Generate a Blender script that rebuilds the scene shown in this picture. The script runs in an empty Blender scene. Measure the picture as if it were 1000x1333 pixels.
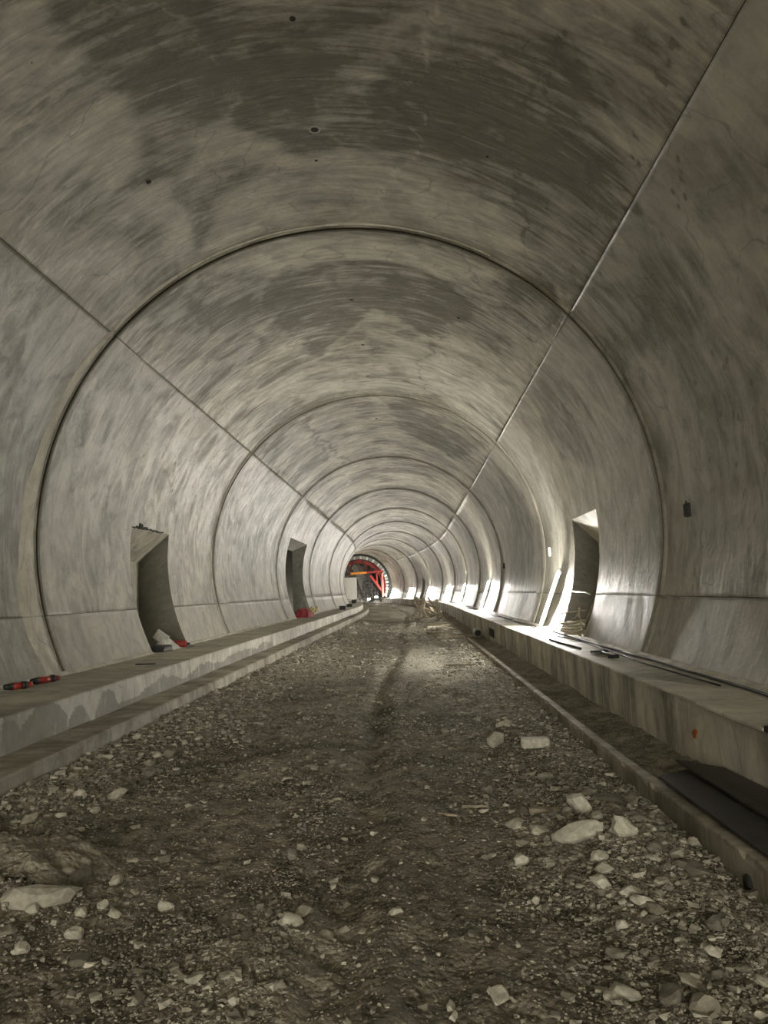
import bpy, math, random
import numpy as np
from mathutils import Vector, Matrix

# ------------------------------------------------------------------ camera, light, exposure
C = bpy.context.scene.collection
SC = bpy.context.scene
CAM_Z = 1.70
def set_camera():
    a, b, c = (math.radians(v) for v in (6.228, -2.049, -1.912))
    fwd = Vector((math.sin(b)*math.cos(a), math.cos(b)*math.cos(a), math.sin(a)))
    r = Vector((math.cos(b), -math.sin(b), 0)); u = r.cross(fwd)
    r2 = r*math.cos(c) + u*math.sin(c); u2 = -r*math.sin(c) + u*math.cos(c)
    cam = bpy.data.cameras.new('camera'); o = bpy.data.objects.new('camera', cam); C.objects.link(o)
    m = Matrix((r2, u2, -fwd)).transposed().to_4x4(); m.translation = (0, 0, CAM_Z); o.matrix_world = m
    cam.sensor_fit = 'VERTICAL'; cam.sensor_height = 36.0; cam.lens = 944.6/1333*36
    cam.clip_start = 0.05; cam.clip_end = 400
    SC.camera = o
set_camera()
WORLD_STRENGTH = 2.45          # fill light, added as a pale glow through the unseen open end behind
TUBE_STRENGTH = 215.0
SC.view_settings.view_transform = 'Standard'; SC.view_settings.look = 'None'
SC.view_settings.gamma = 1.0; SC.view_settings.use_curve_mapping = False
SC.view_settings.exposure = 2.36
world = bpy.data.worlds.new('world'); SC.world = world; world.use_nodes = True
bg = world.node_tree.nodes['Background']; bg.inputs[0].default_value = (1.0, 0.95, 0.82, 1); bg.inputs[1].default_value = WORLD_STRENGTH
pl = bpy.data.lights.new('fill_portal', 'AREA'); pl.shape = 'SQUARE'; pl.size = 9.6; pl.cycles.is_portal = True      # only guides the sampling of the added fill light
po = bpy.data.objects.new('fill_portal', pl); C.objects.link(po); po.location = (-1.0, -19.0, 3.2); po.rotation_euler = (math.pi/2, 0, 0)
SC.cycles.max_bounces = 12; SC.cycles.diffuse_bounces = 8; SC.cycles.sample_clamp_indirect = 6.0
SC.cycles.use_denoising = True

rng = np.random.default_rng(7); random.seed(7)

# ------------------------------------------------------------------ tunnel frame
AX, AZ, R = -1.005, 0.994+CAM_Z, 4.8
S0, KC = 49.63, 1.844e-3
def frame(s):
    d = np.maximum(np.asarray(s, float)-S0, 0); X = AX - d*d*KC; sl = -2*d*KC
    n = np.sqrt(1+sl*sl); return X, sl/n, 1/n          # centre x, tangent (tx, ty)
def P(s, lat, z):
    s = np.asarray(s, float); X, tx, ty = frame(s)
    return np.stack(np.broadcast_arrays(X+ty*lat, s-tx*lat, z), -1)
def PW(s, x, z):                                        # x measured as scene x near the camera
    return P(s, np.asarray(x)-AX, z)
def heading(s):
    _, tx, ty = frame(s); return math.atan2(-float(tx), float(ty))

# ------------------------------------------------------------------ numpy noise
_tab = np.random.default_rng(3).random((256, 256))
def vnoise(x, y):
    x = np.asarray(x, float); y = np.asarray(y, float)
    xi = np.floor(x).astype(int); yi = np.floor(y).astype(int); fx = x-xi; fy = y-yi
    fx = fx*fx*(3-2*fx); fy = fy*fy*(3-2*fy)
    g = lambda a, b: _tab[a & 255, b & 255]
    return ((g(xi, yi)*(1-fx)+g(xi+1, yi)*fx)*(1-fy)+(g(xi, yi+1)*(1-fx)+g(xi+1, yi+1)*fx)*fy)*2-1
def fbm(x, y, o=4):
    t = 0; a = 1
    for i in range(o): t = t+a*vnoise(x*2**i+17.3*i, y*2**i+5.1*i); a *= .5
    return t

# ------------------------------------------------------------------ mesh helpers
def mesh_from(name, verts, faces, uv=None, attr=None, smooth=True):
    me = bpy.data.meshes.new(name)
    verts = np.asarray(verts, np.float32); me.vertices.add(len(verts)); me.vertices.foreach_set('co', verts.ravel())
    if isinstance(faces, np.ndarray):
        k = faces.shape[1]; n = len(faces); me.loops.add(n*k); me.polygons.add(n)
        me.loops.foreach_set('vertex_index', faces.astype(np.int32).ravel())
        me.polygons.foreach_set('loop_start', np.arange(0, n*k, k, dtype=np.int32))
        li = faces.ravel()
    else:
        lens = np.array([len(f) for f in faces], np.int32); li = np.array([i for f in faces for i in f], np.int32)
        me.loops.add(len(li)); me.polygons.add(len(lens)); me.loops.foreach_set('vertex_index', li)
        me.polygons.foreach_set('loop_start', (np.cumsum(lens)-lens).astype(np.int32))
    me.polygons.foreach_set('use_smooth', np.full(len(me.polygons), smooth))
    if uv is not None:
        l = me.uv_layers.new(name='UVMap'); l.data.foreach_set('uv', np.asarray(uv, np.float32)[li].ravel())
    if attr is not None:
        for k, v in attr.items():
            a = me.attributes.new(k, 'FLOAT', 'POINT'); a.data.foreach_set('value', np.asarray(v, np.float32))
    me.update(calc_edges=True); me.validate()
    return me
def link(name, me, mat, parent=None):
    o = bpy.data.objects.new(name, me); C.objects.link(o)
    if mat is not None and not me.materials: me.materials.append(mat)
    if parent is not None: o.parent = parent
    return o
def tag(o, label=None, cat=None, group=None, kind=None):
    if label: o['label'] = label
    if cat: o['category'] = cat
    if group: o['group'] = group
    if kind: o['kind'] = kind
    return o
def empty(name, loc=(0, 0, 0), rz=0):
    o = bpy.data.objects.new(name, None); C.objects.link(o); o.location = loc; o.rotation_euler = (0, 0, rz); return o
def grid_faces(n, m, skip=None):
    i, j = np.meshgrid(np.arange(n-1), np.arange(m-1), indexing='ij')
    if skip is not None:
        k = ~skip; i = i[k]; j = j[k]
    i = i.ravel(); j = j.ravel(); a = i*m+j
    return np.stack([a, a+1, a+m+1, a+m], 1)
class MB:
    """collects simple solids into one mesh"""
    def __init__(s): s.v = []; s.f = []
    def add(s, v, f):
        b = len(s.v); s.v += [tuple(p) for p in v]; s.f += [tuple(i+b for i in q) for q in f]; return s
    def box(s, c, d, rot=None, jit=0, taper=1.0):
        x, y, z = (t/2 for t in d); b = min(x, y, z)*.25
        pts = []
        # chamfered box: 24 vertices
        for sx in (-1, 1):
            for sy in (-1, 1):
                for sz in (-1, 1):
                    for k in range(3):
                        p = Vector((sx*(x-(b if k != 0 else 0)), sy*(y-(b if k != 1 else 0)), sz*(z-(b if k != 2 else 0))))
                        if sz > 0: p.x *= taper; p.y *= taper
                        if jit: p += Vector([random.uniform(-jit, jit) for _ in range(3)])
                        pts.append(p)
        if rot is not None: pts = [rot @ p for p in pts]
        pts = [p+Vector(c) for p in pts]
        idx = lambda sx, sy, sz, k: ((sx*2+sy)*2+sz)*3+k
        F = []
        for k in range(3):
            for sgn in (0, 1):
                o = [(a, b2) for a, b2 in ((0, 0), (0, 1), (1, 1), (1, 0))]
                q = []
                for a, b2 in o:
                    t = [a, b2]; t.insert(k, sgn); q.append(idx(*t, k))
                F.append(q if (sgn == 1) ^ (k == 1) else q[::-1])
        for k in range(3):        # edges
            k1, k2 = [t for t in range(3) if t != k]
            for a in (0, 1):
                for b2 in (0, 1):
                    def t(v, kk):
                        q = [0, 0, 0]; q[k] = v; q[k1] = a; q[k2] = b2; return idx(*q, kk)
                    F.append([t(0, k1), t(1, k1), t(1, k2), t(0, k2)])
        for a in (0, 1):
            for b2 in (0, 1):
                for c2 in (0, 1): F.append([idx(a, b2, c2, 0), idx(a, b2, c2, 1), idx(a, b2, c2, 2)])
        return s.add(pts, F)
    def tube(s, path, r, n=8, cap=True):
        path = [Vector(p) for p in path]; rs = r if isinstance(r, (list, tuple)) else [r]*len(path)
        V = []; up = Vector((0, 0, 1))
        for i, p in enumerate(path):
            t = (path[min(i+1, len(path)-1)]-path[max(i-1, 0)]).normalized()
            a = t.cross(up) if abs(t.z) < .95 else t.cross(Vector((1, 0, 0))); a.normalize(); b = t.cross(a)
            for k in range(n):
                w = 2*math.pi*k/n; V.append(p+(a*math.cos(w)+b*math.sin(w))*rs[i])
        F = [(i*n+k, i*n+(k+1) % n, (i+1)*n+(k+1) % n, (i+1)*n+k) for i in range(len(path)-1) for k in range(n)]
        if cap: F += [tuple(range(n))[::-1], tuple(range((len(path)-1)*n, len(path)*n))]
        return s.add(V, F)
    def bar(s, a, b, w, h=None):
        a = Vector(a); b = Vector(b); h = h or w; d = b-a; q = d.to_track_quat('Y', 'Z')
        return s.box((a+b)/2, (w, d.length, h), q.to_matrix())
    def build(s, name, mat, parent=None, smooth=False):
        me = mesh_from(name, s.v, s.f, smooth=smooth)
        import bmesh
        bm = bmesh.new(); bm.from_mesh(me); bmesh.ops.recalc_face_normals(bm, faces=bm.faces); bm.to_mesh(me); bm.free()
        for p in me.polygons: p.use_smooth = smooth
        return link(name, me, mat, parent)

# ------------------------------------------------------------------ materials
def newmat(name):
    m = bpy.data.materials.new(name); m.use_nodes = True; nt = m.node_tree
    return m, nt, nt.nodes['Principled BSDF']
class N:
    def __init__(s, nt): s.nt = nt
    def new(s, t, **k):
        n = s.nt.nodes.new(t)
        for a, b in k.items(): setattr(n, a, b)
        return n
    def put(s, sock, v):
        if hasattr(v, 'is_linked') or isinstance(v, bpy.types.NodeSocket): s.nt.links.new(v, sock)
        else: sock.default_value = v
    def math(s, op, a, b=0.0, clamp=False):
        n = s.new('ShaderNodeMath', operation=op, use_clamp=clamp); s.put(n.inputs[0], a); s.put(n.inputs[1], b); return n.outputs[0]
    def noise(s, vec, scale, detail=4, rough=.55, dist=0.0):
        n = s.new('ShaderNodeTexNoise'); s.put(n.inputs['Vector'], vec); n.inputs['Scale'].default_value = scale
        n.inputs['Detail'].default_value = detail; n.inputs['Roughness'].default_value = rough; n.inputs['Distortion'].default_value = dist
        return n.outputs['Fac']
    def vor(s, vec, scale, feature='F1'):
        n = s.new('ShaderNodeTexVoronoi', feature=feature); s.put(n.inputs['Vector'], vec); n.inputs['Scale'].default_value = scale; return n
    def map(s, vec, sc=(1, 1, 1), loc=(0, 0, 0), rot=(0, 0, 0)):
        n = s.new('ShaderNodeMapping'); s.put(n.inputs[0], vec); n.inputs['Scale'].default_value = sc; n.inputs['Location'].default_value = loc; n.inputs['Rotation'].default_value = rot
        return n.outputs[0]
    def rr(s, v, a, b, c=0.0, d=1.0):
        n = s.new('ShaderNodeMapRange'); n.interpolation_type = 'SMOOTHSTEP'; s.put(n.inputs[0], v)
        for i, t in zip((1, 2, 3, 4), (a, b, c, d)): n.inputs[i].default_value = t
        return n.outputs[0]
    def mix(s, f, a, b):
        n = s.new('ShaderNodeMix', data_type='RGBA'); s.put(n.inputs[0], f); s.put(n.inputs[6], a); s.put(n.inputs[7], b); return n.outputs[2]
    def scale(s, col, f):
        n = s.new('ShaderNodeVectorMath', operation='SCALE'); s.put(n.inputs[0], col); s.put(n.inputs['Scale'], f); return n.outputs[0]
    def attr(s, name): return s.new('ShaderNodeAttribute', attribute_name=name).outputs['Fac']

def concrete(name, light=(.62, .595, .495), dark=(.18, .162, .122), streak=1.0, bump=1.0, rough=(.36, .62), seed=0, blotch=1.0, darken=1.0):
    m, nt, b = newmat(name); n = N(nt)
    uv = n.new('ShaderNodeTexCoord').outputs['UV']
    o = n.map(uv, loc=(seed*3.7, seed*1.9, seed))
    big = n.noise(o, .35, 4, .55, 1.2)
    mid = n.noise(n.map(o, (.8, 1.5, 1)), 1.1, 6, .62, 1.6)
    st = n.noise(n.map(o, (.45, 3.6, 1), rot=(0, 0, .05)), 1.0, 5, .55, 2.2)       # streaks running round the lining
    fine = n.noise(o, 22, 5, .65)
    t = n.math('ADD', n.math('MULTIPLY', n.rr(big, .35, .68), .42), n.math('MULTIPLY', n.rr(mid, .36, .66), .42))
    t = n.math('ADD', t, n.math('MULTIPLY', n.math('MULTIPLY', n.rr(st, .40, .68), n.rr(big, .42, .6)), .34*streak))
    t = n.math('ADD', n.math('MULTIPLY', t, blotch), n.math('MULTIPLY', n.math('SUBTRACT', fine, .5), .35), )
    dk = n.attr('stain_shade')
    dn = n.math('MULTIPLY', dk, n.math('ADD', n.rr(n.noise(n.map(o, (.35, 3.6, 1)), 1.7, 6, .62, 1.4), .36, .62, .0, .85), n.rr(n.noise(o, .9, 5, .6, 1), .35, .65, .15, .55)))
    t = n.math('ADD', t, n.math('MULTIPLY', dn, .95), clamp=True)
    col = n.mix(t, (*light, 1), (*dark, 1))
    # efflorescence: thin pale wiggly veins
    vein = n.math('ABSOLUTE', n.math('SUBTRACT', n.noise(n.map(o, (.7, 1.2, 1), loc=(9, 4, 0)), .8, 5, .6, .9), .5))
    col = n.mix(n.math('MULTIPLY', n.rr(vein, .004, .0), .25), col, (.52, .51, .45, 1))
    vein2 = n.math('ABSOLUTE', n.math('SUBTRACT', n.noise(n.map(o, (.6, 1.0, 1), loc=(2, 14, 0)), .7, 3, .5, 1.2), .52))
    col = n.mix(n.math('MULTIPLY', n.rr(vein2, .008, .0), .35), col, (.09, .085, .065, 1))
    # blow holes
    vo = n.vor(o, 5.0); hole = n.math('MULTIPLY', n.rr(vo.outputs['Distance'], .055, .03), n.rr(n.noise(o, .9, 2), .56, .62))
    col = n.mix(hole, col, (.04, .038, .03, 1))
    col = n.scale(col, n.math('MULTIPLY', n.rr(n.noise(n.map(o, (.5, 4.0, 1), loc=(3, 7, 1)), 1.6, 6, .62, 1.6), .3, .7, 1+.17*min(1, streak), 1-.19*min(1, streak)), n.rr(n.noise(n.map(o, (1, 1, 1), loc=(1, 5, 1)), 3.0, 5, .65, .8), .3, .7, 1.1, .86)))
    if darken != 1.0: col = n.scale(col, darken)
    nt.links.new(col, b.inputs['Base Color'])
    rg = n.math('ADD', n.rr(mid, .3, .7, rough[0], rough[1]), n.math('MULTIPLY', n.math('SUBTRACT', fine, .5), .3))
    nt.links.new(rg, b.inputs['Roughness']); b.inputs['Specular IOR Level'].default_value = .5
    h = n.math('ADD', n.math('MULTIPLY', mid, .5), n.math('MULTIPLY', st, .35*streak))
    h = n.math('ADD', h, n.math('MULTIPLY', n.noise(n.map(o, (1, 1.6, 1)), 4.5, 4, .55, .6), .22))
    h = n.math('ADD', h, n.math('MULTIPLY', fine, .05)); h = n.math('SUBTRACT', h, n.math('MULTIPLY', hole, .25))
    bp = n.new('ShaderNodeBump'); bp.inputs['Strength'].default_value = .55*bump; bp.inputs['Distance'].default_value = .05
    nt.links.new(h, bp.inputs['Height']); nt.links.new(bp.outputs[0], b.inputs['Normal'])
    return m
def plain(name, col, rough=.6, metal=0.0, var=.25, sc=14, bump=.2):
    m, nt, b = newmat(name); n = N(nt); o = n.new('ShaderNodeTexCoord').outputs['Object']
    f = n.noise(o, sc, 4, .6)
    c = n.mix(n.rr(f, .3, .7), tuple(v*(1-var) for v in col)+(1,), tuple(min(1, v*(1+var)) for v in col)+(1,))
    nt.links.new(c, b.inputs['Base Color']); b.inputs['Roughness'].default_value = rough; b.inputs['Metallic'].default_value = metal
    bp = n.new('ShaderNodeBump'); bp.inputs['Strength'].default_value = bump; bp.inputs['Distance'].default_value = .01
    nt.links.new(f, bp.inputs['Height']); nt.links.new(bp.outputs[0], b.inputs['Normal'])
    return m
def emit(name, col, strength):
    m, nt, b = newmat(name); b.inputs['Base Color'].default_value = (.8, .8, .8, 1)
    b.inputs['Emission Color'].default_value = (*col, 1); b.inputs['Emission Strength'].default_value = strength
    return m
M = {}
M['crown'] = concrete('crown_concrete', streak=1.3, rough=(.38, .62))
M['wall'] = concrete('wall_concrete', streak=.35, rough=(.36, .56), seed=3, light=(.52, .50, .42), dark=(.20, .185, .145))
M['foot'] = concrete('footing_concrete', streak=.15, rough=(.4, .6), seed=6, light=(.45, .43, .36), dark=(.25, .235, .19), bump=.6)
M['bench'] = concrete('bench_concrete', streak=.0, rough=(.5, .75), seed=8, light=(.66, .63, .53), dark=(.26, .24, .19), bump=.8)
M['kerb'] = concrete('kerb_concrete', streak=.0, rough=(.6, .85), seed=11, light=(.52, .485, .39), dark=(.20, .175, .13), bump=1.2)
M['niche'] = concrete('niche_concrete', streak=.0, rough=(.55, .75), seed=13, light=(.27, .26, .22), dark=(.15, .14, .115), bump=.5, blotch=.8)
M['mortar'] = concrete('mortar', streak=.0, rough=(.6, .8), seed=15, light=(.70, .67, .57), dark=(.34, .32, .26), bump=1.4)
M['gap'] = plain('joint_dark', (.035, .033, .028), .9)
M['black'] = plain('black_rubber', (.018, .018, .017), .55)
M['steel'] = plain('dull_steel', (.30, .29, .26), .5, .6)
M['white'] = plain('white_plastic', (.62, .61, .56), .5, var=.1)
M['red'] = plain('red_plastic', (.34, .035, .025), .45)
M['wood'] = plain('grey_wood', (.36, .31, .23), .8, sc=8, var=.35)
M['yellow'] = plain('yellow_hose', (.42, .38, .27), .5)
M['tube'] = emit('lamp_tube', (1.0, .97, .90), TUBE_STRENGTH)

def soil():
    m, nt, b = newmat('tunnel_soil'); n = N(nt); o = n.new('ShaderNodeTexCoord').outputs['Object']
    big = n.noise(o, .55, 5, .6, .6); mid = n.noise(o, 3.2, 6, .65, .4); fine = n.noise(o, 38, 5, .7)
    t = n.math('ADD', n.math('MULTIPLY', n.rr(big, .35, .65), .5), n.math('MULTIPLY', n.rr(mid, .3, .7), .5))
    t = n.math('MULTIPLY', t, n.rr(n.noise(o, 7.5, 5, .65, .5), .34, .6, .25, 1.2), clamp=True)
    c = n.mix(t, (.070, .060, .043, 1), (.47, .43, .345, 1))
    c = n.mix(n.math('MULTIPLY', n.rr(fine, .45, .75), .55), c, (.46, .42, .335, 1))
    c = n.mix(n.attr('pale'), c, (.56, .53, .43, 1))
    # small embedded grit
    for sc, th, col in ((26, .30, (.52, .49, .40, 1)), (60, .32, (.58, .55, .45, 1))):
        vo = n.vor(o, sc); pick = n.rr(n.math('FRACT', n.math('MULTIPLY', vo.outputs['Color'], 7.31)), .60, .66)
        c = n.mix(n.math('MULTIPLY', n.rr(vo.outputs['Distance'], th, th*.7), pick), c, col)
    nt.links.new(c, b.inputs['Base Color']); nt.links.new(n.rr(mid, .3, .7, .8, 1.0), b.inputs['Roughness']); b.inputs['Specular IOR Level'].default_value = .2
    vo = n.vor(o, 30)
    h = n.math('ADD', n.math('MULTIPLY', mid, .5), n.math('MULTIPLY', fine, .22)); h = n.math('SUBTRACT', h, n.math('MULTIPLY', vo.outputs['Distance'], .3))
    bp = n.new('ShaderNodeBump'); bp.inputs['Strength'].default_value = 1.0; bp.inputs['Distance'].default_value = .07
    nt.links.new(h, bp.inputs['Height']); nt.links.new(bp.outputs[0], b.inputs['Normal'])
    return m
M['soil'] = soil()
def stone_mat(name, a, c2, k=1.0):
    m, nt, b = newmat(name); n = N(nt); tc = n.new('ShaderNodeTexCoord'); geo = n.new('ShaderNodeNewGeometry'); oi = n.new('ShaderNodeObjectInfo')
    f = n.noise(geo.outputs['Position'], 20, 5, .65)
    rnd = n.math('FRACT', n.math('ADD', oi.outputs['Random'], n.math('MULTIPLY', geo.outputs['Random Per Island'], 1.0)))
    c = n.mix(n.math('POWER', rnd, 1.5), (*a, 1), (*c2, 1)); c = n.scale(c, n.rr(f, .25, .75, .65, 1.2))
    nt.links.new(c, b.inputs['Base Color']); b.inputs['Roughness'].default_value = .8
    bp = n.new('ShaderNodeBump'); bp.inputs['Strength'].default_value = .6; bp.inputs['Distance'].default_value = .01
    nt.links.new(f, bp.inputs['Height']); nt.links.new(bp.outputs[0], b.inputs['Normal'])
    return m
M['stone'] = stone_mat('rubble_stone', (.20, .185, .145), (.70, .66, .55))
M['pale_stone'] = stone_mat('pale_stone', (.58, .55, .455), (.72, .69, .585))
M['dark_stone'] = stone_mat('dark_stone', (.17, .155, .12), (.36, .33, .26))

# ------------------------------------------------------------------ stains drawn out by hand on the near lining: (theta in degrees, s) on the cylinder
FEATURES = [
    ('p', 0.55, 0.35, [(116.1, 5.78), (115.1, 6.69), (113.5, 7.5), (114.3, 8.02), (120.7, 8.51), (116.0, 8.64), (112.7, 8.94), (106.7, 8.26), (101.5, 8.01), (98.0, 7.22), (96.6, 6.42)]) ,
    ('p', 0.62, 0.3, [(99.1, 7.25), (75.1, 7.13), (65.3, 6.88), (56.6, 7.08), (46.7, 7.27), (40.6, 7.71), (41.9, 8.37), (55.4, 8.49), (72.6, 8.8), (92.2, 9.08), (101.0, 8.25)]) ,
    ('p', 0.3, 0.3, [(95.7, 6.43), (61.2, 6.0), (47.1, 7.17), (56.6, 7.08), (75.1, 7.13), (98.2, 7.27)]) ,
    ('p', 0.35, 0.2, [(112.7, 8.94), (117.0, 10.7), (105.2, 10.63), (93.0, 9.52), (103.6, 8.7)]) ,
    ('p', -0.35, 0.2, [(117.0, 10.7), (104.1, 10.81), (95.9, 9.66), (106.6, 9.67)]) ,
    ('p', -0.25, 0.3, [(76.3, 9.73), (57.1, 8.96), (52.4, 10.4), (72.0, 10.79)]) ,
    ('p', -0.2, 0.5, [(119.9, 5.67), (116.1, 5.78), (114.3, 8.02), (120.9, 8.54), (124.8, 7.87), (133.8, 7.31)]) ,
    ('l', 0.7, 0.05, [(65.2, 6.91), (62.9, 6.78), (56.9, 6.96), (55.8, 7.47), (56.4, 8.08), (57.7, 8.79), (52.9, 10.19)]) ,
    ('l', 0.5, 0.04, [(65.2, 6.91), (59.3, 6.83), (48.7, 6.79)]) ,
    ('l', -0.8, 0.035, [(71.9, 6.34), (74.6, 6.89), (75.3, 7.23), (74.9, 8.11), (74.9, 8.47), (77.5, 9.11), (79.6, 9.8), (79.6, 10.66)]) ,
    ('l', -0.7, 0.04, [(89.7, 7.31), (89.8, 7.7), (89.9, 8.24)]) ,
    ('l', -0.5, 0.03, [(89.8, 8.77), (88.3, 8.89), (77.5, 8.93), (67.6, 8.87)]) ,
    ('l', -0.5, 0.05, [(104.8, 6.41), (103.1, 6.81), (100.4, 7.33), (100.3, 7.78), (101.4, 8.16)]) ,
    ('l', 0.7, 0.07, [(151.1, 8.89), (152.7, 9.66), (152.7, 10.31), (148.9, 11.11)]) ,
    ('l', 0.55, 0.06, [(154.5, 10.34), (161.4, 9.52)]) ,
    ('l', 0.55, 0.07, [(34.4, 6.99), (28.1, 7.1), (18.8, 6.93)]) ,
    ('l', 0.5, 0.06, [(30.4, 8.89), (19.1, 8.73), (14.0, 8.66), (3.1, 8.9)]) ,
    ('l', 1.3, 0.16, [(120.7, 8.51), (118.0, 8.63), (115.3, 8.63)]) ,
    ('p', 0.4, 0.3, [(41.7, 10.72), (29.3, 10.81), (23.2, 9.24), (25.4, 7.58), (31.1, 7.53), (34.9, 8.47)]) ,
    ('l', 0.6, 0.04, [(55.9, 5.77), (58.5, 7.19), (62.1, 7.9)]) ,
    ('p', 0.62, 0.3, [(108.3, 12.42), (94.5, 12.26), (71.6, 12.13), (60.4, 13.01), (70.6, 15.55), (86.2, 14.29), (102.1, 17.31), (109.2, 15.14)]) ,
    ('p', 0.5, 0.3, [(119.1, 11.34), (123.3, 12.0), (121.9, 13.39), (110.3, 13.15), (107.7, 11.55)]) ,
    ('l', 0.8, 0.05, [(119.5, 11.31), (122.6, 11.91), (122.8, 12.42), (121.4, 13.37), (129.9, 13.43), (138.2, 13.5)]) ,
    ('p', -0.3, 0.2, [(112.5, 11.49), (81.0, 11.31), (59.2, 11.16), (61.1, 12.38), (81.4, 12.15), (106.8, 12.52)]) ,
    ('l', 0.6, 0.04, [(73.9, 14.38), (64.0, 13.14), (44.2, 12.89), (43.7, 11.01)]) ,
    ('l', 0.7, 0.06, [(63.8, 13.32), (67.5, 15.32), (72.4, 17.3), (72.5, 20.07)]) ,
    ('l', 0.6, 0.05, [(131.5, 18.4), (116.1, 18.71)]) ,
    ('p', 0.45, 0.3, [(55.7, 11.26), (43.7, 11.01), (45.8, 13.15), (56.5, 12.99)]) ,
    ('p', 0.4, 0.4, [(42.6, 13.49), (28.8, 12.89), (12.0, 13.53), (23.5, 16.94), (39.4, 15.56)]) ,
    ('l', 0.5, 0.05, [(161.3, 16.99), (154.7, 14.86), (167.9, 13.05), (178.2, 12.99)]) ,
    ('p', -0.4, 0.3, [(148.4, 11.34), (143.7, 13.55), (153.6, 16.24), (166.3, 14.05), (159.9, 12.0)]) ,
    ('p', 0.35, 0.3, [(139.7, 11.22), (142.3, 13.35), (149.3, 12.03), (145.9, 11.08)]) ,
    ('l', 0.5, 0.04, [(164.0, 15.44), (154.2, 15.04), (142.8, 15.04)]) ,
    ('l', 0.9, 0.09, [(115.1, 21.73), (115.7, 23.83), (112.6, 26.35), (112.5, 29.05), (106.5, 31.0)]) ,
    ('p', 0.6, 0.3, [(115.1, 21.73), (132.3, 21.7), (138.4, 22.26), (137.3, 27.7), (116.3, 28.79)]) ,
    ('p', 0.6, 0.3, [(85.8, 21.51), (60.0, 21.24), (42.6, 21.58), (55.0, 27.81), (81.1, 25.64)]) ,
    ('p', 0.7, 0.25, [(39.6, 23.19), (22.8, 21.91), (-11.0, 23.21), (-10.4, 28.91), (15.9, 26.15)]) ,
    ('p', -0.5, 0.2, [(117.4, 22.93), (134.4, 23.64), (137.1, 26.78), (117.4, 26.91)]) ,
]
PORES = [(44.7, 7.16), (43.5, 7.19), (42.6, 7.24), (39.5, 6.73), (38.6, 6.8), (37.6, 6.91), (38.0, 7.12), (36.2, 7.03), (45.3, 6.89), (45.7, 5.89), (44.9, 6.08), (45.8, 6.1), (44.8, 9.33), (44.8, 9.84), (38.1, 9.43), (43.3, 7.68), (42.6, 7.38), (45.9, 5.47), (45.9, 5.69), (17.4, 8.02), (13.0, 7.72), (17.4, 8.95), (10.6, 8.29), (9.7, 7.83), (9.8, 8.21), (6.1, 9.2), (4.0, 8.49), (36.3, 7.23), (31.7, 9.65), (40.3, 9.45), (44.1, 10.07), (40.1, 9.92), (46.3, 5.72), (16.7, 8.14), (19.3, 8.26), (11.5, 8.59)]

def seg_dist(X, Y, a, b):
    vx, vy = b[0]-a[0], b[1]-a[1]; L2 = vx*vx+vy*vy+1e-9
    t = np.clip(((X-a[0])*vx+(Y-a[1])*vy)/L2, 0, 1); return np.hypot(X-a[0]-t*vx, Y-a[1]-t*vy)
def stain_shade_at(th, s):
    """th in radians and s arrays -> stain value"""
    U = R*th; out = np.zeros_like(U)
    wu = U+.16*fbm(U*1.0+3, s*2.6, 5); ws = s+.10*fbm(U*1.0+40, s*2.6+9, 5)
    for kind, v, w, pts in FEATURES:
        q = [(math.radians(a)*R, b) for a, b in pts]
        lo = (min(p[0] for p in q)-.8, min(p[1] for p in q)-.8); hi = (max(p[0] for p in q)+.8, max(p[1] for p in q)+.8)
        k = (U > lo[0]) & (U < hi[0]) & (s > lo[1]) & (s < hi[1])
        if not k.any(): continue
        X = wu[k]; Y = ws[k]
        n = len(q); rg = range(n) if kind == 'p' else range(n-1)
        d = np.min([seg_dist(X, Y, q[i], q[(i+1) % n]) for i in rg], 0)
        if kind == 'l':
            f = np.exp(-(d/(w*.6))**2)*(.75+.5*fbm(X*3, Y*3, 2))
        else:
            ins = np.zeros(len(X), bool)
            for i in range(n):
                (x1, y1), (x2, y2) = q[i], q[(i+1) % n]
                c = ((y1 > Y) != (y2 > Y)) & (X < (x2-x1)*(Y-y1)/((y2-y1) or 1e-9)+x1); ins ^= c
            sd = np.where(ins, d, -d); f = np.clip(sd/(w*.5)+.5, 0, 1)
        out[k] += v*f
    for a, b in PORES:
        u0 = math.radians(a)*R; k = (abs(U-u0) < .1) & (abs(s-b) < .1)
        out[k] += 2.5*np.exp(-((U[k]-u0)**2+(s[k]-b)**2)/.02**2)
    out += .55*np.exp(-((s-9.4)/1.6)**2)*np.clip((U/R-math.radians(146))/.35, 0, 1)*(s < 11.05)  # light falling off along the near left wall, painted as a smooth darkening
    # dirt beside the joints, plus the shadow bands at the casting ends painted in
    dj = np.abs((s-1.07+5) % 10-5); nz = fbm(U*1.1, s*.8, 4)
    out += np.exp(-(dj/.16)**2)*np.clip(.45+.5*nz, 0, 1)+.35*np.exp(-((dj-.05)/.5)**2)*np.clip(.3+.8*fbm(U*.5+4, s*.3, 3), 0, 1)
    return out*1.05

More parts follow.
